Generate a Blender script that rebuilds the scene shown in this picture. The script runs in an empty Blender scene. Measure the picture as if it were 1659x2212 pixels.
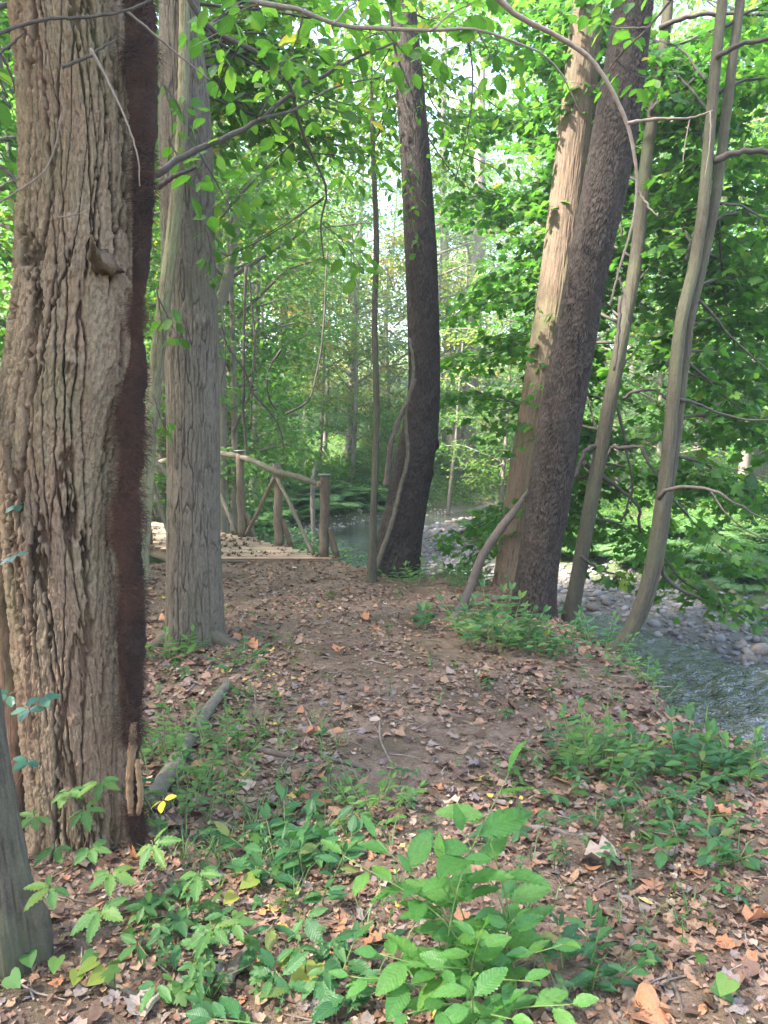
import bpy, math, random
import numpy as np
from mathutils import Matrix, Vector
rng = np.random.default_rng(11)
random.seed(11)
S = bpy.context.scene
C = S.collection
R = math.radians

# ------------------------------------------------------------------ camera, sky, sun, exposure
EYE = np.array([0.0, 0.0, 1.55])
PITCH = R(5.5)
F, PW, PH = 1609.0, 1659.0, 2212.0
cam = bpy.data.cameras.new('camera')
cam.sensor_fit = 'VERTICAL'
cam.sensor_height = 36.0
cam.lens = 36.0 * F / PH
cam.clip_start = 0.05
cam.clip_end = 2000
co = bpy.data.objects.new('camera', cam)
co.location = EYE
co.rotation_euler = (R(90) - PITCH, 0, 0)
C.objects.link(co)
S.camera = co

SUN_EL, SUN_AZ = R(50), R(-115)
w = bpy.data.worlds.new('World')
S.world = w
w.use_nodes = True
nt = w.node_tree
nt.nodes.clear()
sky = nt.nodes.new('ShaderNodeTexSky')
sky.sky_type = 'NISHITA'
sky.sun_disc = False
sky.sun_elevation = SUN_EL
sky.sun_rotation = SUN_AZ
sky.air_density = 1.0
sky.dust_density = 2.5
sky.ozone_density = 1.0
bg = nt.nodes.new('ShaderNodeBackground')
bg.inputs['Strength'].default_value = 0.15
wo = nt.nodes.new('ShaderNodeOutputWorld')
nt.links.new(sky.outputs[0], bg.inputs[0])
nt.links.new(bg.outputs[0], wo.inputs[0])

sl = bpy.data.lights.new('sun', 'SUN')
sl.energy = 5.0
sl.angle = R(2.5)
sl.color = (1.0, 0.95, 0.86)
so = bpy.data.objects.new('sun', sl)
sd = Vector((math.sin(SUN_AZ) * math.cos(SUN_EL), math.cos(SUN_AZ) * math.cos(SUN_EL), math.sin(SUN_EL)))
so.rotation_euler = (-sd).to_track_quat('-Z', 'Y').to_euler()
so.location = sd * 60
C.objects.link(so)

S.view_settings.view_transform = 'Standard'
S.view_settings.look = 'None'
S.view_settings.gamma = 1.0
S.view_settings.exposure = 3.15
S.render.engine = 'CYCLES'
S.cycles.max_bounces = 7
S.cycles.diffuse_bounces = 4
S.cycles.transmission_bounces = 5
S.cycles.glossy_bounces = 2
S.cycles.transparent_max_bounces = 8
S.cycles.use_denoising = True
S.cycles.caustics_reflective = False
S.cycles.caustics_refractive = False
S.cycles.sample_clamp_indirect = 6.0

# ------------------------------------------------------------------ helpers: picture rays, noise
FWD = np.array([0, math.cos(PITCH), -math.sin(PITCH)])
UP = np.array([0, math.sin(PITCH), math.cos(PITCH)])


def ray(px, py):
    return FWD + np.array([(px - PW / 2) / F, 0, 0]) + UP * ((PH / 2 - py) / F)


def at(px, py, Y):
    d = ray(px, py)
    return EYE + d * (Y / d[1])


def hash3(i, j, k, seed=0):
    h = (i.astype(np.int64) * 374761393 + j.astype(np.int64) * 668265263 + k.astype(np.int64) * 2147483647 + seed * 1274126177) & 0xFFFFFFFF
    h = ((h ^ (h >> 13)) * 1274126177) & 0xFFFFFFFF
    h = ((h ^ (h >> 15)) * 2246822519) & 0xFFFFFFFF
    return ((h ^ (h >> 16)) & 0xFFFFFF) / float(0x1000000)


def vn(x, y, z=None, seed=0, pu=None):
    x = np.asarray(x, float)
    y = np.asarray(y, float) + 0 * x
    z = np.zeros_like(x) if z is None else np.asarray(z, float) + 0 * x
    i, j, k = np.floor(x), np.floor(y), np.floor(z)
    f, g, h = x - i, y - j, z - k
    f, g, h = [t * t * (3 - 2 * t) for t in (f, g, h)]
    i, j, k = i.astype(int), j.astype(int), k.astype(int)
    w0 = (lambda a: a % pu) if pu else (lambda a: a)
    r = 0
    for a in (0, 1):
        for b in (0, 1):
            for c in (0, 1):
                wt = (f if a else 1 - f) * (g if b else 1 - g) * (h if c else 1 - h)
                r = r + wt * hash3(w0(i + a), j + b, k + c, seed)
    return r * 2 - 1


def fbm(x, y, z=None, seed=0, o=4):
    r, a, s = 0, 1, 1
    for q in range(o):
        r = r + a * vn(np.asarray(x) * s, np.asarray(y) * s, None if z is None else np.asarray(z) * s, seed + q)
        a *= .5
        s *= 2.03
    return r


def voro(u, v, pu, seed=0, jit=.9):
    i0, j0 = np.floor(u), np.floor(v)
    f1 = np.full(u.shape, 9.0)
    f2 = np.full(u.shape, 9.0)
    cid = np.zeros(u.shape)
    lx = np.zeros(u.shape)
    ly = np.zeros(u.shape)
    for a in (-1, 0, 1):
        for b in (-1, 0, 1):
            i, j = (i0 + a).astype(int), (j0 + b).astype(int)
            iw = i % pu
            cx = i + .5 + jit * (hash3(iw, j, 0 * j, seed) - .5)
            cy = j + .5 + jit * (hash3(iw, j, 0 * j + 1, seed) - .5)
            d = np.hypot(u - cx, v - cy)
            m = d < f1
            f2 = np.where(m, f1, np.minimum(f2, d))
            cid = np.where(m, hash3(iw, j, 0 * j + 2, seed), cid)
            lx = np.where(m, u - cx, lx)
            ly = np.where(m, v - cy, ly)
            f1 = np.where(m, d, f1)
    return f2 - f1, cid, lx, ly


def sst(a, b, x):
    t = np.clip((x - a) / (b - a), 0, 1)
    return t * t * (3 - 2 * t)


# ------------------------------------------------------------------ terrain
EDGE = np.array([(3.2, -3), (2.4, 1.5), (1.88, 3.3), (1.66, 4.4), (1.60, 5.4), (1.58, 6.3), (1.50, 7.3), (1.15, 8.3), (.40, 8.8), (-.35, 8.95), (-.72, 9.5), (-2.6, 9.6), (-3.8, 9.0), (-6.5, 7.4), (-14, 5)])
CREEK = np.array([(9.5, -4), (6.2, .8), (4.75, 3.2), (3.85, 5.4), (3.15, 7.4), (2.3, 9.8), (1.25, 12.0), (.1, 13.3), (-1.0, 15.4), (-1.35, 18.6), (-.7, 21), (1.3, 24), (4.5, 27), (10, 31), (20, 36)])
GULLY = np.array([(-.6, 15), (-2.6, 13.2), (-4.2, 11.6), (-6.5, 9.8), (-14, 7.5)])


def poly_dist(x, y, P):
    best = np.full(x.shape, 1e9)
    side = np.zeros(x.shape)
    for (ax, ay), (bx, by) in zip(P[:-1], P[1:]):
        dx, dy = bx - ax, by - ay
        t = np.clip(((x - ax) * dx + (y - ay) * dy) / (dx * dx + dy * dy), 0, 1)
        d = np.hypot(x - ax - t * dx, y - ay - t * dy)
        m = d < best
        side = np.where(m, dx * (y - ay) - dy * (x - ax), side)
        best = np.where(m, d, best)
    return best * np.sign(side)      # + on the side to the left of travel


def terrain_parts(x, y):
    x = np.asarray(x, float)
    y = np.asarray(y, float)
    e = -poly_dist(x, y, EDGE) + .14 * vn(x * 2.1, y * 2.1, seed=5)       # >0 beyond the near bank's edge
    c = poly_dist(x, y, CREEK)
    g = np.abs(poly_dist(x, y, GULLY))
    return e, c, g


def height(x, y):
    x = np.asarray(x, float)
    y = np.asarray(y, float)
    e, c, g = terrain_parts(x, y)
    right = -c                      # >0 on the gravel side
    ac = np.abs(c) + .12 * vn(x * 1.7, y * 1.7, seed=9)
    hw = .95 + .25 * sst(11, 7, y)
    bar = np.interp(ac - hw, [-.9, 0, .35, 1.8, 3.4, 5.2, 9], [-1.42, -1.10, -.98, -.88, -.55, -.22, -.05])
    steep = np.interp(ac - hw, [-.9, 0, .5, 1.2, 2.5, 6], [-1.42, -1.10, -.8, -.35, -.15, 0])
    out = np.where(right > 0, bar, steep)
    gz = np.interp(g, [0, .5, 1.6, 3], [-1.05, -.95, -.35, 0])
    out = np.where(c > 0, np.minimum(out, gz + 0 * out), out)
    out = out + np.clip(y - 27, 0, 12) * .06 + np.clip(y - 36, 0, 60) * .20 + .12 * vn(x * .35, y * .35, seed=3) * sst(10, 16, y)
    top = .05 * vn(x * .5, y * .5, seed=1) - .02 + .10 * np.exp(-((x + .2) / 1.3) ** 2) * sst(3, 7, y) * 0.6
    t = sst(-.06, .62, e)
    z = top * (1 - t) + out * t
    z = z + .012 * vn(x * 4, y * 4, seed=2) + .006 * vn(x * 11, y * 11, seed=4)
    return z


def hz(x, y):
    return float(height(np.array([float(x)]), np.array([float(y)]))[0])


def gnd(px, py, lo=1.2, hi=60.0):
    d = ray(px, py)
    ts = np.concatenate([np.arange(lo, 14, .02), np.arange(14, hi, .1)]) / d[1]
    p = EYE[None] + ts[:, None] * d[None]
    below = p[:, 2] < height(p[:, 0], p[:, 1])
    k = int(np.argmax(below)) if below.any() else len(ts) - 1
    q = p[k]
    return np.array([q[0], q[1], hz(q[0], q[1])])


def to_px(p):
    v = np.asarray(p, float) - EYE
    dep = v @ FWD
    return PW / 2 + F * v[..., 0] / dep, PH / 2 - F * (v @ UP) / dep


# ------------------------------------------------------------------ mesh building
def new_mesh(name, V, tris=None, quads=None, attrs=None, smooth=True):
    me = bpy.data.meshes.new(name)
    V = np.ascontiguousarray(V, np.float32)
    loops, starts = [], []
    n = 0
    for f in (tris, quads):
        if f is not None and len(f):
            f = np.asarray(f, np.int32)
            starts.append(n + np.arange(len(f)) * f.shape[1])
            loops.append(f.ravel())
            n += f.size
    me.vertices.add(len(V))
    me.vertices.foreach_set('co', V.ravel())
    loops = np.concatenate(loops)
    starts = np.concatenate(starts)
    me.loops.add(n)
    me.loops.foreach_set('vertex_index', loops.astype(np.int32))
    me.polygons.add(len(starts))
    me.polygons.foreach_set('loop_start', starts.astype(np.int32))
    if smooth:
        me.polygons.foreach_set('use_smooth', np.ones(len(starts), bool))
    for k, a in (attrs or {}).items():
        at_ = me.attributes.new(k, 'FLOAT', 'POINT')
        at_.data.foreach_set('value', np.ascontiguousarray(a, np.float32))
    me.update(calc_edges=True)
    return me


class MB:
    def __init__(s):
        s.V, s.T, s.Q, s.A, s.n = [], [], [], [], 0

    def add(s, V, T=None, Q=None, var=0.5):
        V = np.asarray(V, float)
        s.V.append(V)
        s.A.append(np.full(len(V), var) if np.isscalar(var) else np.asarray(var))
        if T is not None and len(T):
            s.T.append(np.asarray(T, int) + s.n)
        if Q is not None and len(Q):
            s.Q.append(np.asarray(Q, int) + s.n)
        s.n += len(V)

    def tube(s, P, r, n=6, var=.5, cap=True, wob=0):
        P = np.asarray(P, float)
        r = np.atleast_1d(np.asarray(r, float))
        r = np.interp(np.linspace(0, 1, len(P)), np.linspace(0, 1, len(r)), r) if len(r) > 1 else np.full(len(P), r[0])
        T = np.gradient(P, axis=0)
        T /= np.linalg.norm(T, axis=1)[:, None] + 1e-9
        ref = np.array([0, 0, 1.0]) if abs(T[:, 2]).mean() < .8 else np.array([1.0, 0, 0])
        U = np.cross(T, ref)
        U /= np.linalg.norm(U, axis=1)[:, None] + 1e-9
        W = np.cross(T, U)
        a = np.arange(n) * 2 * math.pi / n
        rr = r[:, None] * np.ones((1, n))
        if wob:
            rr = rr * (1 + wob * rng.uniform(-1, 1, rr.shape))
        V = P[:, None] + rr[..., None] * (np.cos(a)[None, :, None] * U[:, None] + np.sin(a)[None, :, None] * W[:, None])
        m = len(P)
        i, j = np.meshgrid(np.arange(m - 1), np.arange(n), indexing='ij')
        j2 = (j + 1) % n
        Q = np.stack([i * n + j, i * n + j2, (i + 1) * n + j2, (i + 1) * n + j], -1).reshape(-1, 4)
        V = V.reshape(-1, 3)
        Tr = None
        if cap:
            V = np.vstack([V, P[0], P[-1]])
            k = np.arange(n)
            Tr = np.vstack([np.stack([np.full(n, m * n), (k + 1) % n, k], -1),
                            np.stack([np.full(n, m * n + 1), (m - 1) * n + k, (m - 1) * n + (k + 1) % n], -1)])
        s.add(V, Tr, Q, var)

    def box(s, c, size, rot=None, var=.5, bev=.006):
        x, y, z = [v / 2 for v in size]
        V = []
        for sx in (-1, 1):
            for sy in (-1, 1):
                for sz in (-1, 1):
                    V += [(sx * (x - bev), sy * (y - bev), sz * z), (sx * x, sy * (y - bev), sz * (z - bev)), (sx * (x - bev), sy * y, sz * (z - bev))]
        V = np.array(V)
        bm_faces_q, bm_faces_t = [], []
        def idx(sx, sy, sz, k):
            return ((sx > 0) * 4 + (sy > 0) * 2 + (sz > 0)) * 3 + k
        for sg in (-1, 1):
            bm_faces_q.append([idx(-1, -1, sg, 0), idx(1, -1, sg, 0), idx(1, 1, sg, 0), idx(-1, 1, sg, 0)])
            bm_faces_q.append([idx(sg, -1, -1, 1), idx(sg, 1, -1, 1), idx(sg, 1, 1, 1), idx(sg, -1, 1, 1)])
            bm_faces_q.append([idx(-1, sg, -1, 2), idx(1, sg, -1, 2), idx(1, sg, 1, 2), idx(-1, sg, 1, 2)])
        for a in (-1, 1):
            for b in (-1, 1):
                bm_faces_q.append([idx(a, b, -1, 1), idx(a, b, 1, 1), idx(a, b, 1, 2), idx(a, b, -1, 2)])
                bm_faces_q.append([idx(a, -1, b, 0), idx(a, 1, b, 0), idx(a, 1, b, 1), idx(a, -1, b, 1)])
                bm_faces_q.append([idx(-1, a, b, 0), idx(1, a, b, 0), idx(1, a, b, 2), idx(-1, a, b, 2)])
                for d in (-1, 1):
                    bm_faces_t.append([idx(a, b, d, 0), idx(a, b, d, 1), idx(a, b, d, 2)])
        if rot is not None:
            V = V @ np.array(rot).T
        s.add(V + np.asarray(c), bm_faces_t, bm_faces_q, var)

    def leaves(s, tpl, P, D, N, size, var):
        """many copies of a leaf: tpl=(V,T), at P, length along D, face normal N"""
        if len(P) == 0:
            return
        V0, T0 = tpl
        D = D / (np.linalg.norm(D, axis=1)[:, None] + 1e-9)
        X = np.cross(D, N)
        X /= np.linalg.norm(X, axis=1)[:, None] + 1e-9
        N = np.cross(X, D)
        sz = np.asarray(size)[:, None, None]
        V = P[:, None] + sz * (V0[None, :, 0:1] * X[:, None] + V0[None, :, 1:2] * D[:, None] + V0[None, :, 2:3] * N[:, None])
        k = len(V0)
        T = (T0[None] + (np.arange(len(P)) * k)[:, None, None]).reshape(-1, 3)
        s.add(V.reshape(-1, 3), T, None, np.repeat(np.asarray(var), k))

    def mesh(s, name, mat, off=(0, 0, 0), smooth=True):
        V = np.vstack(s.V) - np.asarray(off)
        me = new_mesh(name, V, np.vstack(s.T) if s.T else None, np.vstack(s.Q) if s.Q else None, {'var': np.concatenate(s.A)}, smooth)
        me.materials.append(mat)
        return me

    def build(s, name, mat, parent=None, smooth=True, label=None):
        off = np.array(parent.location) if parent is not None else np.zeros(3)
        return link(name, s.mesh(name, mat, off, smooth), parent, label)


def link(name, me, parent=None, label=None):
    o = bpy.data.objects.new(name, me)
    C.objects.link(o)
    if parent is not None:
        o.parent = parent
    if label:
        o['label'] = label
    return o


def tag(o, label=None, cat=None, group=None, kind=None):
    if label:
        o['label'] = label
    if cat:
        o['category'] = cat
    if group:
        o['group'] = group
    if kind:
        o['kind'] = kind
    return o


def thing(name, label, cat, loc=(0, 0, 0), group=None):
    o = bpy.data.objects.new(name, None)
    o.empty_display_size = .1
    o.location = Vector([float(v) for v in loc])
    C.objects.link(o)
    return tag(o, label, cat, group)


def smooth_path(P, n):
    P = np.asarray(P, float)
    t = np.concatenate([[0], np.cumsum(np.linalg.norm(np.diff(P, axis=0), axis=1) + 1e-6)])
    t /= t[-1]
    tt = np.linspace(0, 1, n)
    # Catmull-Rom through the points
    out = np.zeros((n, P.shape[1]))
    m = np.gradient(P, t, axis=0) if len(P) > 2 else np.repeat((P[1] - P[0])[None], 2, 0)
    k = np.clip(np.searchsorted(t, tt, side='right') - 1, 0, len(P) - 2)
    h = (t[k + 1] - t[k])[:, None]
    s = ((tt - t[k])[:, None]) / h
    out = (2 * s**3 - 3 * s**2 + 1) * P[k] + (s**3 - 2 * s**2 + s) * h * m[k] + (-2 * s**3 + 3 * s**2) * P[k + 1] + (s**3 - s**2) * h * m[k + 1]
    return out


# ------------------------------------------------------------------ materials
def mat_new(name):
    m = bpy.data.materials.new(name)
    m.use_nodes = True
    m.node_tree.nodes.clear()
    return m, m.node_tree


class NB:
    def __init__(s, nt):
        s.nt = nt

    def n(s, t, **kw):
        k = s.nt.nodes.new(t)
        for a, b in kw.items():
            setattr(k, a, b)
        return k

    def l(s, a, b):
        s.nt.links.new(a, b)

    def noise(s, scale, detail=4, rough=.6, vec=None, dist=0):
        k = s.n('ShaderNodeTexNoise')
        k.inputs['Scale'].default_value = scale
        k.inputs['Detail'].default_value = detail
        k.inputs['Roughness'].default_value = rough
        k.inputs['Distortion'].default_value = dist
        if vec is not None:
            s.l(vec, k.inputs['Vector'])
        return k.outputs['Fac']

    def ramp(s, fac, stops):
        k = s.n('ShaderNodeValToRGB')
        e = k.color_ramp.elements
        while len(e) < len(stops):
            e.new(.5)
        for q, (p, c) in enumerate(stops):
            e[q].position = p
            e[q].color = (*c, 1) if len(c) == 3 else c
        s.l(fac, k.inputs[0])
        return k.outputs[0]

    def mix(s, f, a, b, mode='MIX'):
        k = s.n('ShaderNodeMix', data_type='RGBA', blend_type=mode)
        for sock, v in ((k.inputs[0], f), (k.inputs[6], a), (k.inputs[7], b)):
            if isinstance(v, (int, float)):
                sock.default_value = v
            elif isinstance(v, tuple):
                sock.default_value = (*v, 1)
            else:
                s.l(v, sock)
        return k.outputs[2]

    def math(s, op, a, b=0.0):
        k = s.n('ShaderNodeMath', operation=op)
        for sock, v in ((k.inputs[0], a), (k.inputs[1], b)):
            if isinstance(v, (int, float)):
                sock.default_value = v
            else:
                s.l(v, sock)
        return k.outputs[0]

    def attr(s, name):
        return s.n('ShaderNodeAttribute', attribute_name=name).outputs['Fac']

    def coord(s, which='Object', scale=None):
        v = s.n('ShaderNodeTexCoord').outputs[which]
        if scale is not None:
            k = s.n('ShaderNodeMapping')
            k.inputs['Scale'].default_value = scale
            s.l(v, k.inputs[0])
            v = k.outputs[0]
        return v

    def bump(s, h, strength=.5, dist=.02):
        k = s.n('ShaderNodeBump')
        k.inputs['Strength'].default_value = strength
        k.inputs['Distance'].default_value = dist
        s.l(h, k.inputs['Height'])
        return k.outputs[0]

    def out(s, sh):
        o = s.n('ShaderNodeOutputMaterial')
        s.l(sh, o.inputs[0])

    def bsdf(s, col, rough=.8, spec=.3, normal=None):
        b = s.n('ShaderNodeBsdfPrincipled')
        if isinstance(col, tuple):
            b.inputs['Base Color'].default_value = (*col, 1)
        else:
            s.l(col, b.inputs['Base Color'])
        if isinstance(rough, (int, float)):
            b.inputs['Roughness'].default_value = rough
        else:
            s.l(rough, b.inputs['Roughness'])
        b.inputs['Specular IOR Level'].default_value = spec
        if normal is not None:
            s.l(normal, b.inputs['Normal'])
        return b


def leaf_mat(name, stops, trans=.5, tmul=(1.5, 1.7, .8), rough=.45, spec=.3, rnd=False, veins=False, spots=None):
    m, t = mat_new(name)
    b = NB(t)
    f = b.n('ShaderNodeObjectInfo').outputs['Random'] if rnd else b.attr('var')
    col = b.ramp(f, stops)
    co_ = b.coord('Object')
    col = b.mix(.35, col, b.ramp(b.noise(14 if rnd else 30, 3, vec=co_), [(.3, (.45, .45, .4)), (.7, (1.3, 1.3, 1.2))]), 'MULTIPLY')
    nrm = None
    if spots:
        col = b.mix(b.ramp(b.noise(spots[1], 3, vec=co_), [(.60, (0, 0, 0)), (.66, (1, 1, 1))]), col, spots[0])
    if veins:
        # side veins fanning off the midrib: leaf-local x across, y along
        sp = b.n('ShaderNodeSeparateXYZ')
        b.l(co_, sp.inputs[0])
        ax = b.math('ABSOLUTE', sp.outputs[0])
        q = b.math('SUBTRACT', sp.outputs[1], b.math('MULTIPLY', ax, .9))
        saw = b.math('PINGPONG', b.math('MULTIPLY', q, 11.0), .5)
        vein = b.math('LESS_THAN', saw, .07)
        mid = b.math('LESS_THAN', ax, .013)
        v2 = b.math('MAXIMUM', vein, mid)
        col = b.mix(b.math('MULTIPLY', v2, .16), col, (.20, .32, .09))
        nrm = b.bump(saw, .16, .012)
    p = b.bsdf(col, rough, spec, nrm)
    tr = b.n('ShaderNodeBsdfTranslucent')
    b.l(b.mix(1.0, col, tuple(tmul), 'MULTIPLY'), tr.inputs[0])
    mx = b.n('ShaderNodeMixShader')
    mx.inputs[0].default_value = trans
    b.l(p.outputs[0], mx.inputs[1])
    b.l(tr.outputs[0], mx.inputs[2])
    b.out(mx.outputs[0])
    return m


def bark_mat(name, low, high, alt, scale=(9, 9, 1.6), bstr=.6, moss=None, rough=.9, fine=60):
    """furrow colour, ridge colour and patch colour over the modelled relief ('var')"""
    m, t = mat_new(name)
    b = NB(t)
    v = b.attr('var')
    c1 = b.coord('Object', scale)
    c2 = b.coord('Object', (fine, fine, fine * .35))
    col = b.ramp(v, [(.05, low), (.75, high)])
    col = b.mix(b.ramp(b.noise(1.0, 5, .65, c1), [(.42, (0, 0, 0)), (.62, (1, 1, 1))]), col, b.mix(.6, col, alt))
    n2 = b.noise(1.0, 6, .75, c2)
    n4 = b.noise(1.0, 4, .7, b.coord('Object', (fine * 2.2, fine * 2.2, fine * 3.2)))
    col = b.mix(.5, col, b.ramp(n4, [(.3, (.5, .48, .46)), (.65, (1.25, 1.25, 1.25))]), 'MULTIPLY')
    col = b.mix(.75, col, b.ramp(n2, [(.25, (.45, .43, .42)), (.75, (1.4, 1.4, 1.4))]), 'MULTIPLY')
    if moss:
        mk = b.math('MULTIPLY', b.ramp(b.noise(3.2, 6, .7, b.coord('Object', (1.2, 1.2, .6))), [(.45, (0, 0, 0)), (.7, (1, 1, 1))]), moss[1])
        col = b.mix(mk, col, moss[0])
    nr = b.bump(b.math('ADD', n2, b.math('MULTIPLY', b.noise(1.0, 4, .6, c1), .6)), bstr, .012)
    b.out(b.bsdf(col, rough, .2, nr).outputs[0])
    return m


def simple_mat(name, c1, c2, scale=20, rough=.8, spec=.3, bump=.4, stretch=(1, 1, 1), dist=.01):
    m, t = mat_new(name)
    b = NB(t)
    n = b.noise(scale, 5, .65, b.coord('Object', stretch))
    f = b.math('ADD', b.math('MULTIPLY', n, .7), b.math('MULTIPLY', b.attr('var'), .3))
    col = b.ramp(f, [(.3, c1), (.65, c2)])
    b.out(b.bsdf(col, rough, spec, b.bump(n, bump, dist)).outputs[0])
    return m


M = {}
M['maple'] = leaf_mat('maple_leaf_green', [(0, (.036, .100, .024)), (.55, (.054, .145, .029)), (.93, (.085, .185, .034)), (1, (.14, .20, .035))], .60)
M['beech'] = leaf_mat('broad_leaf_green', [(0, (.040, .105, .022)), (.6, (.065, .150, .028)), (.93, (.10, .18, .03)), (.985, (.14, .20, .035)), (1, (.30, .20, .05))], .52)
M['light'] = leaf_mat('light_leaf_green', [(0, (.065, .140, .032)), (.6, (.088, .180, .046)), (.92, (.135, .21, .050)), (1, (.30, .24, .05))], .56)
M['far'] = leaf_mat('woodland_leaf_green', [(0, (.055, .125, .036)), (.6, (.078, .165, .052)), (.92, (.12, .19, .058)), (1, (.30, .23, .06))], .56)
M['gold'] = leaf_mat('sunlit_yellow_leaf', [(0, (.13, .19, .04)), (.5, (.22, .23, .05)), (.85, (.34, .25, .06)), (1, (.36, .16, .06))], .5)  # warm sunlight on the distant trees, put into the leaf colour
M['blue'] = leaf_mat('blue_leaf_green', [(0, (.044, .120, .045)), (.6, (.064, .160, .056)), (1, (.11, .20, .06))], .46)  # bluish leaf green
M['fern'] = leaf_mat('fern_green', [(0, (.07, .16, .06)), (.6, (.11, .21, .08)), (1, (.17, .24, .09))], .45)
M['elm'] = leaf_mat('elm_leaf', [(0, (.075, .200, .050)), (.5, (.100, .250, .060)), (1, (.15, .29, .065))], .45, rnd=True, veins=True, rough=.42, spec=.4)
M['creeper'] = leaf_mat('creeper_leaf', [(0, (.055, .140, .040)), (.5, (.075, .180, .045)), (1, (.13, .21, .05))], .42, rnd=True, veins=True, spots=((.20, .20, .06), 30))
M['herb'] = leaf_mat('herb_leaf', [(0, (.030, .100, .040)), (.5, (.046, .140, .048)), (.9, (.080, .180, .052)), (1, (.20, .20, .05))], .36, rnd=True, veins=True, rough=.4, spots=((.13, .12, .04), 6))
M['herb_light'] = leaf_mat('herb_leaf_light', [(0, (.07, .170, .050)), (.5, (.10, .215, .055)), (1, (.16, .25, .06))], .42, rnd=True, veins=True)
M['violet'] = leaf_mat('pale_yellow_green_leaf', [(0, (.13, .20, .045)), (.5, (.19, .25, .05)), (1, (.30, .28, .05))], .42, rnd=True)
M['yellow'] = leaf_mat('yellow_leaf', [(0, (.50, .38, .03)), (1, (.55, .42, .05))], .3, tmul=(1, 1, .6), rnd=True, spots=((.2, .13, .03), 60))
M['greenbrier'] = leaf_mat('greenbrier_leaf', [(0, (.035, .105, .070)), (1, (.055, .14, .085))], .3, rnd=True, rough=.3, spec=.5)
M['stem'] = simple_mat('green_stem', (.10, .16, .05), (.16, .22, .07), 30, .6)
M['redstem'] = simple_mat('reddish_stem', (.16, .09, .05), (.22, .14, .08), 30, .6)
M['twig'] = simple_mat('dark_twig', (.040, .032, .028), (.085, .070, .058), 40, .85)
M['palewig'] = simple_mat('pale_dead_twig', (.13, .10, .085), (.25, .20, .165), 40, .85)
M['vine'] = simple_mat('vine_bark', (.07, .052, .042), (.15, .115, .09), 30, .9, stretch=(1, 1, .3))

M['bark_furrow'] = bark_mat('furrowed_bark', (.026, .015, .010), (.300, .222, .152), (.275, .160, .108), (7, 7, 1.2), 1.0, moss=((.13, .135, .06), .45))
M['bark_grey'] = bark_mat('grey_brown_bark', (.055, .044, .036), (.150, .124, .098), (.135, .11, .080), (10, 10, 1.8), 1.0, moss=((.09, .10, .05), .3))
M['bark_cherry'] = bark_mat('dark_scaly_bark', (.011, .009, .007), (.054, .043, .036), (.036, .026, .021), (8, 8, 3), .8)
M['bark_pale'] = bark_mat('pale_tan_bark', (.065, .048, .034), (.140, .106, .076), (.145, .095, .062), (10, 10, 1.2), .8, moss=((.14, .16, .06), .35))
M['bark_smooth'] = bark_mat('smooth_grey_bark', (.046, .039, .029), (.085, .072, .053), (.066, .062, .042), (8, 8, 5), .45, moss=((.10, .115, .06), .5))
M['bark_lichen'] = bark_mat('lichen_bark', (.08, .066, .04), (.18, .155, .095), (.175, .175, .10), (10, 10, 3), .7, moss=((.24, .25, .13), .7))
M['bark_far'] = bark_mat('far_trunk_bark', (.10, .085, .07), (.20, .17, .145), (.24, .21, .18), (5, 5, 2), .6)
M['hair'] = simple_mat('vine_hair_red_brown', (.010, .007, .006), (.062, .029, .020), 12, .95)
M['vinecore'] = simple_mat('hairy_vine_core', (.016, .010, .008), (.045, .024, .018), 30, .95, bump=1, dist=.03)
M['deadwood'] = simple_mat('exposed_dead_wood', (.075, .042, .026), (.235, .150, .085), 16, .8, stretch=(4, 4, .4), bump=.8)
M['log'] = simple_mat('grey_log', (.075, .064, .045), (.17, .145, .105), 22, .9, bump=.8)
M['plank'] = simple_mat('new_deck_timber', (.40, .27, .19), (.62, .45, .33), 8, .7, stretch=(.5, 6, 6), bump=.3)
M['postbark'] = simple_mat('log_post_bark', (.075, .055, .038), (.17, .13, .09), 26, .9, bump=.9, stretch=(1, 1, .5))
M['raillog'] = simple_mat('pale_rail_log', (.085, .072, .05), (.16, .135, .095), 22, .8, bump=.5)
M['cut'] = simple_mat('cut_log_end', (.30, .15, .09), (.46, .27, .17), 20, .7)
M['cap'] = simple_mat('metal_post_cap', (.10, .10, .095), (.20, .20, .19), 30, .5, .5)
M['stone'] = simple_mat('river_stone', (.065, .060, .066), (.19, .175, .18), 5, .75, .4, bump=.3)
M['stone2'] = simple_mat('brown_river_stone', (.085, .066, .056), (.20, .16, .14), 5, .75, .4, bump=.3)
M['stone3'] = simple_mat('wet_dark_stone', (.05, .052, .055), (.13, .13, .135), 5, .35, .5, bump=.3)
LIT = {
    'tan': ((.22, .125, .08), (.35, .21, .14)),
    'orange-brown': ((.26, .105, .050), (.42, .19, .095)),
    'grey-brown': ((.135, .10, .095), (.25, .20, .19)),
    'dark brown': ((.075, .042, .032), (.15, .088, .066)),
    'yellow': ((.42, .27, .06), (.55, .38, .12)),
    'pale': ((.22, .16, .13), (.33, .26, .22)),
}
for k, (a, b_) in LIT.items():
    M['lit_' + k] = simple_mat('fallen_leaf_' + k.replace(' ', '_').replace('-', '_'), a, b_, 14, .65, .3, .5)
M['litter'] = (lambda: (lambda mt: mt)(None))()


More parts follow.
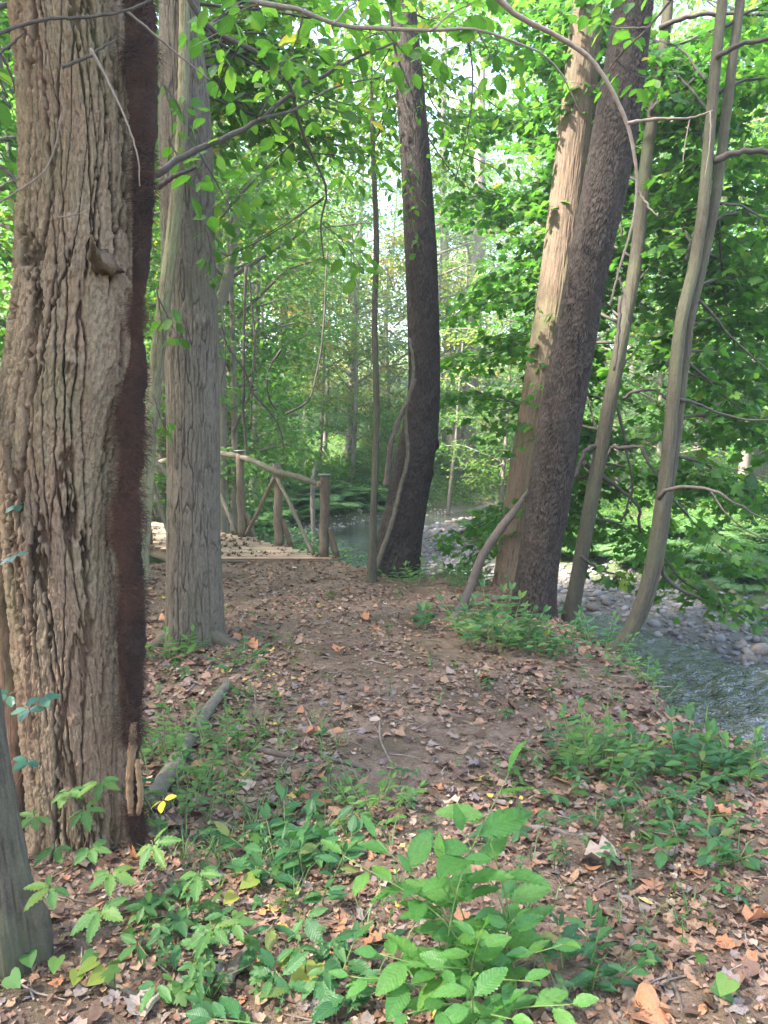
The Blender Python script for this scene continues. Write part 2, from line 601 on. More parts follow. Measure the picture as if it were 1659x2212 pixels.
def litter_mat():
    m, t = mat_new('leaf_litter_mixed')
    b = NB(t)
    col = b.ramp(b.attr('var'), [(0, (.045, .027, .020)), (.22, (.105, .060, .042)), (.42, (.19, .106, .066)), (.60, (.30, .18, .115)), (.76, (.19, .150, .137)), (.9, (.33, .15, .08)), (.97, (.40, .31, .25)), (1, (.45, .32, .08))])
    n = b.noise(40, 4, .6, b.coord('Object'))
    col = b.mix(.5, col, b.ramp(n, [(.3, (.5, .5, .5)), (.7, (1.3, 1.3, 1.3))]), 'MULTIPLY')
    b.out(b.bsdf(col, .7, .25, b.bump(n, .4, .01)).outputs[0])
    return m


M['litter'] = litter_mat()


def ground_mat():
    m, t = mat_new('forest_soil')
    b = NB(t)
    co_ = b.coord('Object')
    n1 = b.noise(1.3, 5, .6, co_)
    n2 = b.noise(16, 6, .7, co_)
    n3 = b.noise(90, 4, .7, co_)
    soil = b.ramp(n2, [(.28, (.110, .072, .052)), (.5, (.200, .135, .095)), (.72, (.30, .21, .155))])
    soil = b.mix(b.ramp(n1, [(.45, (0, 0, 0)), (.6, (1, 1, 1))]), soil, b.mix(.55, soil, (.075, .045, .033)))
    soil = b.mix(b.math('MULTIPLY', b.ramp(b.noise(2.6, 6, .75, co_), [(.5, (0, 0, 0)), (.72, (1, 1, 1))]), .55), soil, (.105, .105, .035))
    soil = b.mix(.6, soil, b.ramp(n3, [(.3, (.55, .55, .55)), (.7, (1.35, 1.35, 1.35))]), 'MULTIPLY')
    grav = b.ramp(n3, [(.3, (.06, .055, .052)), (.7, (.19, .175, .165))])
    col = b.mix(b.attr('gravel'), soil, grav)
    far = b.ramp(b.noise(3, 5, .7, co_), [(.35, (.035, .060, .022)), (.65, (.095, .13, .045))])
    col = b.mix(b.attr('green'), col, far)
    col = b.mix(b.attr('clay'), col, b.ramp(n2, [(.3, (.15, .085, .055)), (.7, (.33, .20, .14))]))
    nr = b.bump(b.math('ADD', n2, b.math('MULTIPLY', n3, .5)), .9, .03)
    b.out(b.bsdf(col, .92, .15, nr).outputs[0])
    return m


def water_mat():
    m, t = mat_new('creek_water')
    b = NB(t)
    co_ = b.coord('Object', (1, 1, 1))
    n = b.noise(3.2, 4, .6, co_, .8)
    n2 = b.noise(11, 3, .6, co_, .5)
    h = b.math('ADD', b.math('MULTIPLY', n, 1.0), b.math('MULTIPLY', n2, .45))
    calm = b.attr('calm')
    bp = b.n('ShaderNodeBump')
    bp.inputs['Distance'].default_value = .30
    b.l(b.math('SUBTRACT', 0.75, b.math('MULTIPLY', calm, .68)), bp.inputs['Strength'])
    b.l(h, bp.inputs['Height'])
    p = b.bsdf((.050, .055, .048), .10, 1.0, bp.outputs[0])
    p.inputs['IOR'].default_value = 1.45
    b.out(p.outputs[0])
    return m


M['ground'] = ground_mat()
M['water'] = water_mat()

# ------------------------------------------------------------------ ground and water
def axis(lo, hi, fine_lo, fine_hi, step, grow=1.12):
    a = list(np.arange(fine_lo, fine_hi, step))
    s = step
    while a[-1] < hi:
        s *= grow
        a.append(a[-1] + s)
    s = step
    while a[0] > lo:
        s *= grow
        a.insert(0, a[0] - s)
    return np.array(a)


gx = axis(-300, 300, -4.2, 5.6, .055)
gy = axis(-60, 420, .9, 11.5, .055, 1.035)
XX, YY = np.meshgrid(gx, gy)
ZZ = height(XX.ravel(), YY.ravel())
e_, c_, g_ = terrain_parts(XX.ravel(), YY.ravel())
yy = YY.ravel()
nn = vn(XX.ravel() * 1.3, yy * 1.3, seed=31)
grav = sst(.5, .9, e_) * sst(3.0 + 0 * yy, 1.8, np.where(-c_ > 0, -c_ - .6, np.abs(c_) * 1.7) + .5 * nn)
green = np.clip(sst(1.0, 2.2, e_) * (1 - grav) * sst(.0, .4, 1 + nn), 0, 1)
clay = sst(.1, .5, e_) * sst(1.4, .7, e_) * .8
i, j = np.meshgrid(np.arange(len(gy) - 1), np.arange(len(gx) - 1), indexing='ij')
n_ = len(gx)
Q = np.stack([i * n_ + j, i * n_ + j + 1, (i + 1) * n_ + j + 1, (i + 1) * n_ + j], -1).reshape(-1, 4)
me = new_mesh('ground', np.stack([XX.ravel(), yy, ZZ], -1), None, Q, {'gravel': grav, 'green': green, 'clay': clay})
me.materials.append(M['ground'])
tag(link('ground', me), kind='structure')

WATER_Z = -1.02
NL, NW = 1100, 70
cp = smooth_path(CREEK, NL)
k_ = np.concatenate([[0], np.cumsum(np.linalg.norm(np.diff(cp, axis=0), axis=1))])
f_ = np.interp(np.linspace(0, 1, NL), [0, .8, 1], [0, np.interp(20, cp[:, 1], k_), k_[-1]])
cp = np.stack([np.interp(f_, k_, cp[:, q]) for q in range(2)], -1)
tg = np.gradient(cp, axis=0)
tg /= np.linalg.norm(tg, axis=1)[:, None]
nr_ = np.stack([-tg[:, 1], tg[:, 0]], -1)
offs = np.linspace(-2.4, 2.4, NW)
WV = (cp[:, None] + offs[None, :, None] * nr_[:, None]).reshape(-1, 2)
along = np.repeat(f_, NW)
calm_ = np.clip(sst(16.0, 17.5, WV[:, 1]) + .35 * sst(.2, .6, vn(WV[:, 0] * .5, WV[:, 1] * .5, seed=120)) * sst(9, 5, WV[:, 1]), 0, 1)
rip = (.55 * vn(WV[:, 0] * 5.5, WV[:, 1] * 5.5, seed=121) + .45 * vn(WV[:, 0] * 11, WV[:, 1] * 11, seed=122) + .18 * vn(WV[:, 0] * 23, WV[:, 1] * 23, seed=123)) * .058 * (1 - .95 * calm_)
i, j = np.meshgrid(np.arange(NL - 1), np.arange(NW - 1), indexing='ij')
Q = np.stack([i * NW + j, (i + 1) * NW + j, (i + 1) * NW + j + 1, i * NW + j + 1], -1).reshape(-1, 4)[:, ::-1]
me = new_mesh('creek_water', np.column_stack([WV, WATER_Z + rip]), None, Q, {'calm': calm_})
me.materials.append(M['water'])
tag(link('creek_water', me), kind='structure')


# ------------------------------------------------------------------ the big trunks
def trunk_frame(rows, Y, nv, zlist=None):
    """rows of (py, left px, right px) -> sampled centre and radius at nv heights"""
    P, rad = [], []
    for py, l, r in rows:
        a, b_ = at(l, py, Y), at(r, py, Y)
        P.append((a + b_) / 2)
        rad.append(np.linalg.norm(a - b_) / 2)
    P, rad = np.array(P)[::-1], np.array(rad)[::-1]
    return P, rad


def bark_trunk(name, P, rad, nu, nv, kind, mat, parent, top=9.0, flare=(0, .3, 3, 0), base_drop=.2, ext_lean=None, knots=()):
    """tube through P (bottom to top) with modelled bark; dense in the picture, sparse above it"""
    P, rad = np.asarray(P), np.asarray(rad)
    d0 = (P[1] - P[0]) / np.linalg.norm(P[1] - P[0])
    P = np.vstack([P[0] - d0 * base_drop, P])
    rad = np.concatenate([[rad[0]], rad])
    zt = P[-1, 2]
    dense = smooth_path(np.column_stack([P, rad]), nv)
    d1 = (P[-1] - P[-2]) / np.linalg.norm(P[-1] - P[-2])
    if ext_lean is not None:
        d1 = d1 * .5 + np.array(ext_lean) * .5
    m = 24
    k = (np.linspace(0, 1, m + 1)[1:]) * max(top - zt, .5)
    ext = np.column_stack([P[-1][None] + d1[None] * k[:, None], rad[-1] * (1 - .75 * k / k[-1])])
    A = np.vstack([dense, ext])
    cen, r0 = A[:, :3], A[:, 3]
    T = np.gradient(cen, axis=0)
    T /= np.linalg.norm(T, axis=1)[:, None]
    U = np.cross(np.array([0, 1.0, 0]), T)
    U /= np.linalg.norm(U, axis=1)[:, None]
    W = np.cross(T, U)
    s = np.concatenate([[0], np.cumsum(np.linalg.norm(np.diff(cen, axis=0), axis=1))])
    th = np.arange(nu) * 2 * math.pi / nu
    th = th - .5 * np.sin(th - 1.5 * math.pi)
    TH, SS = np.meshgrid(th, s)
    RR = r0[:, None] * np.ones((1, nu))
    u1 = TH / (2 * math.pi)
    fl, fh, fk, fp = flare
    RR = RR * (1 + fl * np.exp(-np.maximum(SS - base_drop, 0) / fh) * (1 + .55 * np.cos(fk * TH + fp)))
    RR = RR * (1 + (.015 if kind == 'furrow' else .035) * vn(np.cos(TH) * 1.5 + 7, SS * 1.2, np.sin(TH) * 1.5, seed=21))
    cx, sx = np.cos(TH) * 3, np.sin(TH) * 3
    if kind == 'furrow':
        wu = .14 * vn(u1 * 14, SS / .35, seed=40, pu=14) + .16 * vn(u1 * 30, SS / .10, seed=41, pu=30)
        rag = .10 * vn(u1 * 90, SS / .05, seed=39, pu=90) + .10 * vn(u1 * 180, SS / .022, seed=36, pu=180)
        fa = np.abs(vn(u1 * 42 + 2.2 * SS + wu, SS / 1.0, seed=42, pu=42) + rag)
        fb = np.abs(vn(u1 * 44 - 3.0 * SS + wu + 5, SS / .75, seed=43, pu=44) + rag)
        ed, cid, lx, ly = voro(u1 * 84 + 2 * wu, SS / .034 + .4 * vn(cx * 2, SS * 9, sx * 2, seed=47), 84, 4, .98)
        ed2, cid2, lx2, ly2 = voro(u1 * 56 + 1.5 * wu, SS / .20 + .4 * vn(cx * 2, SS * 6, sx * 2, seed=37), 56, 6, .95)
        ridge = np.minimum(sst(.04, .15, fa), .06 + .94 * sst(.03, .14, fb))
        h = ridge * (.58 + .16 * sst(.0, .09, ed) + .18 * cid2) + .20 * (cid - .5) * ridge
        h = h + .13 * fbm(cx * 14, SS * 40, sx * 14, seed=44, o=3) * (.3 + ridge)
        disp = .035 * (h - .75)
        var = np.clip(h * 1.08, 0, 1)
    elif kind == 'cherry':
        N = 44
        wp = .9 * vn(cx * 1.6, SS * 6, sx * 1.6, seed=51) + .5 * vn(cx * 5, SS * 18, sx * 5, seed=54)
        ed, cid, lx, ly = voro(u1 * N + wp, SS / .044 + .9 * vn(cx * 2, SS * 5, sx * 2, seed=52) + .4 * vn(cx * 6, SS * 15, sx * 6, seed=55), N, 7, .98)
        pl = sst(.02, .22, ed)
        h = pl * (.5 + .35 * cid) + pl * np.clip(-ly, -.5, .5) * .55 + pl * np.clip(lx, -.5, .5) * .35
        h = h + .12 * fbm(cx * 6, SS * 16, sx * 6, seed=53, o=2)
        am = np.clip(.85 + .7 * vn(cx * .8, SS * 2.2, sx * .8, seed=56), .3, 1.5)
        h = h - .30 * sst(.16, .04, np.abs(vn(u1 * 20 + wp, SS / .30, seed=57, pu=20)))
        disp = .0105 * am * (h - .45)
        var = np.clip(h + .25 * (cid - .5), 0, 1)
    elif kind == 'shallow':
        wx = .25 * vn(cx * .8, SS * 3, sx * .8, seed=61)
        fa = np.abs(vn(cx * 2.6 + wx, SS * 3.4, sx * 2.6, seed=62))
        fb = np.abs(vn(cx * 4.4 + wx, SS * 6.5, sx * 4.4, seed=63))
        ed, cid, lx, ly = voro(u1 * 44 + 4 * wx, SS / .055 + .5 * vn(cx * 2, SS * 7, sx * 2, seed=65), 44, 9, .95)
        ridge = np.minimum(sst(.02, .11, fa), .35 + .65 * sst(.02, .13, fb))
        h = ridge * (.6 + .25 * sst(.0, .12, ed)) + .28 * (cid - .5) * ridge + .14 * fbm(cx * 6, SS * 20, sx * 6, seed=64, o=3)
        disp = .013 * (h - .6)
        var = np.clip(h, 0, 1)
    elif kind == 'fine':
        st = fbm(cx * 9 + .7 * vn(cx, SS * 4, sx, seed=71), SS * 7, sx * 9, seed=72, o=3)
        h = .6 + .5 * st
        disp = .0055 * st + .006 * vn(cx * 2, SS * 5, sx * 2, seed=73)
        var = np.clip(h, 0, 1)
    else:
        st = fbm(cx * 3, SS * 9, sx * 3, seed=81, o=3)
        ringy = vn(SS * 26 + .6 * cx, cx * .4, sx * .4, seed=82)
        disp = .003 * st - .0035 * sst(.55, .9, ringy)
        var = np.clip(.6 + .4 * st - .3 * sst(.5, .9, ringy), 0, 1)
    damp = np.clip(r0 / rad.max(), .15, 1)[:, None]
    RR = RR + disp * damp
    for (kz, kth, kr, kh) in knots:
        dd = ((SS - kz) / kr) ** 2 + ((np.angle(np.exp(1j * (TH - kth))) * r0[:, None]) / kr) ** 2
        bump_ = np.exp(-dd * 1.2)
        RR = RR + kh * bump_ * (1 + .5 * fbm(cx * 7, SS * 22, sx * 7, seed=91, o=3)) - (.5 * kh * np.exp(-dd * 9) if kh > 0 else 0)
        var = np.clip(var - .5 * bump_ * (kh > 0), 0, 1)
    V = cen[:, None] + RR[..., None] * (np.cos(TH)[..., None] * U[:, None] + np.sin(TH)[..., None] * W[:, None])
    m = len(cen)
    i, j = np.meshgrid(np.arange(m - 1), np.arange(nu), indexing='ij')
    Q = np.stack([i * nu + j, i * nu + (j + 1) % nu, (i + 1) * nu + (j + 1) % nu, (i + 1) * nu + j], -1).reshape(-1, 4)
    off = np.array(parent.location) if parent is not None else 0
    me = new_mesh(name, V.reshape(-1, 3) - off, None, Q, {'var': var.ravel()}, smooth=kind not in ('furrow', 'shallow', 'cherry'))
    me.materials.append(mat)
    o = link(name, me, parent)
    return o, cen, r0


def base_of(P):
    return (float(P[0][0]), float(P[0][1]), hz(P[0][0], P[0][1]))


def limb_px(mb, pts, Y0, Y1, r0, r1, n=14, ns=7, wob=.12):
    """a limb through picture points whose distance runs from Y0 to Y1"""
    Q = np.array([at(x, y, Y0 + (Y1 - Y0) * k / (len(pts) - 1)) for k, (x, y) in enumerate(pts)])
    P = smooth_path(Q, n)
    P[1:-1] += rng.normal(0, 1, (n - 2, 3)) * r0 * .25 * min(1, 16 / n)
    mb.tube(P, np.linspace(r0, r1, n), ns, rng.uniform(.2, .8), True, wob)
    return P


# leaf outlines: x across, y along, z up out of the face
def fan(pts, c=(0, .35, 0), z=lambda x, y: 0 * x):
    P = np.array(pts, float)
    L = P * np.array([-1, 1])
    ring = np.vstack([P, L[::-1][1:-1]]) if P[0, 0] == 0 and P[-1, 0] == 0 else np.vstack([P, L[::-1]])
    V = np.vstack([[c[:2]], ring])
    V = np.column_stack([V, z(V[:, 0], V[:, 1])])
    n = len(ring)
    T = np.array([[0, 1 + k, 1 + (k + 1) % n] for k in range(n)])
    return V, T


def droop(a, b):
    return lambda x, y: a * np.abs(x) - b * (y ** 2)


MAPLE = fan([(0, 0), (.27, -.05), (.24, .16), (.56, .40), (.38, .42), (.46, .60), (.19, .52), (.22, .72), (0, 1.0)], (0, .28), droop(-.15, .16))
MAPLE_LO = fan([(0, 0), (.30, .0), (.24, .2), (.54, .48), (.19, .52), (0, 1.0)], (0, .3), droop(-.15, .16))
OVAL = fan([(0, 0), (.20, .16), (.29, .40), (.22, .68), (.08, .88), (0, 1.0)], (0, .42), droop(.16, .18))
OVAL_LO = fan([(0, 0), (.27, .30), (.20, .70), (0, 1.0)], (0, .4), droop(.16, .2))
DIAMOND = (np.array([(0, 0, 0), (.30, .42, .08), (0, 1, -.12), (-.30, .42, .08)]), np.array([(0, 1, 2), (0, 2, 3)]))


def spray(leafmb, twigmb, P, width, tpl, size, gap=.10, twig_r=.004, droop_=.25, fill=1.0, taper=True, lvar=(0, 1), start=.12, up=.6):
    """flat layered spray of leaves on side twigs off the limb P"""
    s = np.concatenate([[0], np.cumsum(np.linalg.norm(np.diff(P, axis=0), axis=1))])
    L = s[-1]
    n = max(3, int(L / (gap * 1.5)))
    LP, LD, LN, LS, LV = [], [], [], [], []
    side = 1
    for q in range(n + 1):
        f = start + (1 - start) * q / n
        p = np.array([np.interp(f * L, s, P[:, k]) for k in range(3)])
        p2 = np.array([np.interp(min(f * L + .05, L + .0), s, P[:, k]) for k in range(3)])
        t = p2 - p
        if np.linalg.norm(t) < 1e-4:
            t = P[-1] - P[-2]
        t = t / (np.linalg.norm(t) + 1e-9)
        th = np.array([-t[1], t[0], 0])
        th = th / (np.linalg.norm(th) + 1e-6) * side
        side = -side
        wl = width * ((1.0 - .75 * f) if taper else 1) * rng.uniform(.55, 1.2)
        dirv = th * rng.uniform(.7, 1) + t * rng.uniform(.3, .9) + np.array([0, 0, rng.uniform(-.25, .15)])
        dirv /= np.linalg.norm(dirv)
        m = max(2, int(wl / .12) + 1)
        k = np.linspace(0, 1, m)[:, None]
        tw = p + dirv * wl * k + np.array([0, 0, -1.0]) * (droop_ * wl * k ** 2)
        if twigmb is not None and wl > .1:
            twigmb.tube(tw, np.linspace(twig_r, twig_r * .35, m), 3, .3, False)
        nl = max(2, int(wl / gap * fill)) + 1
        for a in range(nl):
            g = (a + rng.uniform(.2, .9)) / nl
            base = p + dirv * wl * g + np.array([0, 0, -droop_ * wl * g * g])
            sd = 1 if a % 2 else -1
            lat = np.cross(dirv, np.array([0, 0, 1.0])) * sd
            d = dirv * rng.uniform(.2, .8) + lat * rng.uniform(.4, 1.0) + np.array([0, 0, rng.uniform(-.8, .15)])
            LP.append(base + rng.normal(0, .012, 3) + np.array([0, 0, rng.normal(0, .045)]))
            LD.append(d)
            LN.append(np.array([rng.normal(0, up), rng.normal(0, up), 1.0]))
            LS.append(size * rng.uniform(.6, 1.2))
            LV.append(rng.uniform(*lvar))
    leafmb.leaves(tpl, np.array(LP), np.array(LD), np.array(LN), np.array(LS), np.array(LV))


# --- the big furrowed tree
rows = [(-120, 22, 256), (0, 30, 262), (300, 54, 289), (600, 44, 286), (800, 24, 280), (900, 12, 268), (1000, 10, 256), (1100, 14, 252), (1250, 26, 256), (1450, 46, 264), (1600, 60, 270), (1750, 74, 274), (1850, 76, 284)]
P, rad = trunk_frame(rows, 2.9, 0)
big = thing('large_tree', 'thick tree trunk with deeply furrowed tan bark and hairy vine beside it', 'tree', base_of(P))
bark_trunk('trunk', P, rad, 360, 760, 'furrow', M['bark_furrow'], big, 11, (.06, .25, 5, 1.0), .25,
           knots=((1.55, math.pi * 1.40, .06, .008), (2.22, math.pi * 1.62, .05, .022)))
# stub of a broken branch on it
mb = MB()
q0 = at(205, 560, 2.66)
mb.tube(smooth_path([q0 + (0, .12, 0), q0, q0 + (.03, -.09, .02), q0 + (.035, -.12, .05)], 8), [.05, .042, .028, .020, .018, .016, .012, .004], 11, .3, True, .45)
mb.build('branch_stub', M['bark_furrow'], big)
# flange of bark along its far side, its shade put into the dark colour
mb = MB()
fl = [at(4, 900, 2.98), at(10, 1050, 2.98), at(18, 1200, 2.98), at(30, 1400, 2.97), at(42, 1600, 2.95), at(56, 1790, 2.92)]
for k_, (dx, rr_) in enumerate(((0, .045), (-.045, .035))):
    Pp = smooth_path(np.array(fl) + np.array([dx, .03 * k_, 0]), 40)
    mb.tube(Pp, .010 + .85 * rr_ * np.sin(np.linspace(.25, 2.9, 40)) ** .6, 12, .10 + .1 * k_, True, .22)
mb.build('bark_flange', M['bark_furrow'], big, label='strip of bark down the trunk side with its shade coloured in')

# --- hairy vine on it
vr = [(-120, 262, 338), (0, 262, 336), (150, 272, 338), (300, 288, 344), (450, 292, 336), (560, 290, 322), (700, 281, 313), (870, 256, 320), (980, 250, 313), (1100, 252, 306), (1200, 256, 312), (1300, 256, 318), (1420, 260, 320), (1500, 264, 318), (1620, 270, 312), (1740, 276, 310), (1840, 282, 308)]
Pv, rv = trunk_frame(vr, 2.78, 0)
hv = thing('hairy_vine', 'thick dark red-brown hairy vine climbing the furrowed trunk', 'vine', base_of(Pv))
A = smooth_path(np.column_stack([Pv, rv]), 220)
zt = np.linspace(A[-1, 2], 7, 12)[1:]
A = np.vstack([A, np.column_stack([np.full(11, A[-1, 0]), np.full(11, A[-1, 1] + .05), zt, np.full(11, A[-1, 3])])])
mb = MB()
A[:, 3] *= .88 + .24 * vn(A[:, 2] * 5, A[:, 2] * 0, seed=8) + .14 * vn(A[:, 2] * 17, A[:, 2] * 0, seed=7)
A[:, 0] += .014 * vn(A[:, 2] * 6, A[:, 2] * 0 + 3, seed=9)
mb.tube(A[:, :3], A[:, 3] * .93, 20, .5, True, .14)
mb.build('vine_stem', M['vinecore'], hv)
mb = MB()
nh = 26000
idx_ = rng.uniform(0.02, .985, nh) * 219
q = np.stack([np.interp(idx_, np.arange(220), A[:220, k]) for k in range(4)], -1)
clump = vn(q[:, 2] * 9, np.zeros(nh), seed=17)
th = rng.uniform(math.pi * 1.02, math.pi * 1.98, nh)
rd = np.stack([np.cos(th), np.sin(th), 0 * th], -1)
p0 = q[:, :3] + rd * q[:, 3:4] * (.92 + .10 * rng.random((nh, 1)))
ln = rng.uniform(.010, .048, nh) * np.clip(1 + 1.1 * clump, .25, 2)
tang = np.stack([-np.sin(th), np.cos(th), 0 * th], -1) * rng.normal(0, 1, nh)[:, None]
dv = rd * .10 + tang * .9 + np.stack([0 * th, 0 * th, rng.normal(-.1, .45, nh)], -1)
dv /= np.linalg.norm(dv, axis=1)[:, None]
p1 = p0 + dv * ln[:, None] * .6 - rd * ln[:, None] * .04
p2 = p1 + (dv + np.array([0, 0, -.5]) + rng.normal(0, .35, (nh, 3))) * ln[:, None] * .5 - rd * ln[:, None] * .12
wv = np.cross(dv, rd)
wv /= np.linalg.norm(wv, axis=1)[:, None] + 1e-9
wv *= .0009
V = np.stack([p0 - wv, p0 + wv, p1 - wv * .8, p1 + wv * .8, p2], 1).reshape(-1, 3)
b5 = (np.arange(nh) * 5)[:, None]
T = np.concatenate([b5 + np.array([[0, 1, 3]]), b5 + np.array([[0, 3, 2]]), b5 + np.array([[2, 3, 4]])])
mb.add(V, T, None, np.repeat(np.clip(.45 + .5 * vn(q[:, 2] * 4, th * 1.2, seed=18) + rng.normal(0, .2, nh), 0, 1), 5))
tag(mb.build('rootlet_hair', M['hair'], hv), kind='stuff')
for pts, wd, Yd in (([(288, 1560), (284, 1640), (280, 1700), (284, 1760)], .017, 2.752), ([(296, 1640), (302, 1740), (298, 1760)], .012, 2.752)):
    mb = MB()
    mb.tube(smooth_path([at(x, y, Yd) for x, y in pts], 26), wd * np.sin(np.linspace(1.0, 2.3, 26)) * rng.uniform(.8, 1.1, 26), 10, .6, True, .16)
    mb.build('exposed_wood', M['deadwood'], hv)

# --- leaning smooth tree at the picture's lower edge
P = np.array([at(x, y, Y) for x, y, Y in ((28, 1980, 2.2), (2, 1800, 2.22), (-22, 1620, 2.27), (-48, 1400, 2.35), (-80, 1100, 2.5), (-120, 700, 2.7))])
t_ = thing('leaning_tree', 'smooth greenish grey tree base leaning beside the furrowed trunk', 'tree', base_of(P))
bark_trunk('trunk', P, [.064, .054, .050, .047, .045, .044], 90, 260, 'fine', M['bark_smooth'], t_, 5, (.45, .10, 4, 0), .2)

# --- second, grey tree
rows = [(-120, 342, 424), (0, 345, 430), (300, 346, 456), (600, 352, 466), (900, 362, 473), (1200, 362, 475), (1330, 360, 480), (1405, 360, 482)]
P, rad = trunk_frame(rows, 5.6, 0)
t2 = thing('grey_bark_tree', 'straight grey-brown tree standing in front of the wooden bridge', 'tree', base_of(P))
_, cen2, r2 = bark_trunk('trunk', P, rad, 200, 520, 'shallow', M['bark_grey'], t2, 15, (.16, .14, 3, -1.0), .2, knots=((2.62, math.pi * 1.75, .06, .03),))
mb = MB()
for ang, ln_ in ((-.45, .40), (math.pi + .3, .22)):
    b0 = np.array(t2.location) + np.array([math.cos(ang), math.sin(ang), 0]) * .17
    d_ = np.array([math.cos(ang), math.sin(ang), 0])
    pp = np.array([b0 + (0, 0, .26) - d_ * .10, b0 - d_ * .01 + (0, 0, .09), b0 + d_ * ln_ * .45 + (0, 0, .01), b0 + d_ * ln_])
    pp[-1, 2] = hz(pp[-1, 0], pp[-1, 1]) - .03
    mb.tube(smooth_path(pp, 12), np.linspace(.085, .03, 12), 10, .5, True, .08)
mb.build('root_flare', M['bark_grey'], t2)

# --- slim lichen tree in front of it
P = np.array([at(x, y, Y) for x, y, Y in ((292, 1430, 5.2), (305, 1200, 5.2), (318, 1000, 5.2), (332, 850, 5.22), (346, 720, 5.24), (364, 580, 5.27), (382, 420, 5.3), (394, 250, 5.35), (398, 60, 5.4), (398, -120, 5.45))])
t_ = thing('slim_lichen_tree', 'slim yellowish lichen-covered trunk bowing in front of the grey tree', 'tree', base_of(P))
bark_trunk('trunk', P, [.058, .054, .05, .047, .046, .044, .040, .036, .034, .032], 40, 240, 'shallow', M['bark_lichen'], t_, 9, (.1, .1, 3, 0), .2)

# --- middle dark tree with the vine
rows = [(-120, 838, 888), (0, 845, 898), (150, 852, 912), (300, 863, 926), (500, 872, 940), (700, 880, 949), (850, 880, 950), (930, 868, 946), (1000, 852, 936), (1100, 833, 920), (1180, 812, 908), (1258, 800, 902)]
P, rad = trunk_frame(rows, 8.5, 0)
t3 = thing('scaly_bark_tree', 'dark scaly tree above the creek with pale climbing vine on it', 'tree', base_of(P))
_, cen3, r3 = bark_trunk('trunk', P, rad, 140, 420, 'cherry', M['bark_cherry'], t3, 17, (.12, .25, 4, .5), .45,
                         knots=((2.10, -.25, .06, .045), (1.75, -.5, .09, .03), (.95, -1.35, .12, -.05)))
cv = thing('climbing_vine', 'pale grey vine winding up the dark scaly middle tree', 'vine', tuple(at(812, 1250, 8.1)))
mb = MB()
limb_px(mb, [(806, 1245), (826, 1190), (846, 1130), (866, 1050), (881, 985), (878, 930), (876, 890), (890, 830), (893, 790), (884, 730)], 8.24, 8.15, .030, .014, 60, 8, .10)
mb.build('vine_stem', M['log'], cv)
mb = MB()
limb_px(mb, [(833, 1050), (842, 980), (856, 920), (880, 868), (897, 818)], 8.2, 8.1, .032, .020, 30, 8, .2)
mb.build('dead_stub', M['vine'], cv)

# --- thin sapling pole beside it
P = np.array([at(x, y, 8.0) for x, y in ((803, 1252), (806, 1130), (811, 1000), (813, 850), (809, 700), (813, 520), (808, 380), (803, 240), (800, 100))])
sp_ = thing('sapling_pole', 'thin straight sapling stem close beside the dark scaly tree', 'sapling', base_of(P))
bark_trunk('trunk', P, [.044, .038, .036, .035, .032, .030, .026, .022, .016], 24, 200, 'smooth', M['bark_smooth'], sp_, 5.6, (.3, .2, 3, 0), .3)

# --- pale leaning tree
rows = [(-120, 1252, 1318), (0, 1238, 1306), (300, 1204, 1278), (600, 1166, 1246), (900, 1121, 1205), (1100, 1088, 1172), (1200, 1074, 1158), (1285, 1062, 1150)]
P, rad = trunk_frame(rows, 8.0, 0)
t4 = thing('pale_bark_tree', 'pale tan leaning tree partly behind the dark leaning tree', 'tree', base_of(P))
bark_trunk('trunk', P, rad, 120, 380, 'fine', M['bark_pale'], t4, 16, (.1, .2, 3, 0), .35)
mb = MB()
for pts in ([(1204, 980), (1190, 1060), (1175, 1150)], [(1206, 880), (1196, 950)], [(1188, 1080), (1172, 1190)]):
    mb.tube(smooth_path([at(x - 20, y, 7.80) for x, y in pts], 14), .03 * np.sin(np.linspace(.3, 2.8, 14)), 8, .6, True, .3)
mb.build('bare_wood_patch', M['deadwood'], t4)

# --- dark leaning tree
rows = [(-120, 1348, 1426), (0, 1330, 1411), (300, 1278, 1372), (600, 1222, 1310), (900, 1166, 1258), (1100, 1136, 1226), (1200, 1122, 1208), (1290, 1108, 1200), (1362, 1100, 1200)]
P, rad = trunk_frame(rows, 6.4, 0)
t5 = thing('dark_leaning_tree', 'dark rough-barked tree leaning toward the creek, herbs at its foot', 'tree', base_of(P))
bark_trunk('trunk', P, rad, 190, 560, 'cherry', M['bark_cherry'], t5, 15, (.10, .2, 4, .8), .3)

# --- dead branch leaning on the pale tree
ds = thing('dead_leaning_branch', 'bare dead branch leaning against the foot of the pale tree', 'branch', tuple(gnd(975, 1345)))
mb = MB()
p0 = gnd(975, 1345)
Q = [p0, at(1012, 1278, 6.7), at(1040, 1205, 6.9), at(1075, 1150, 7.1), at(1118, 1095, 7.35), at(1146, 1052, 7.6)]
mb.tube(smooth_path(Q, 30), np.linspace(.038, .046, 30) * np.concatenate([np.ones(20), np.linspace(1, .45, 10)]), 10, .4, True, .16)
mb.build('branch_stem', M['vine'], ds)

# --- slim maples on the bank
MAPLES = {}


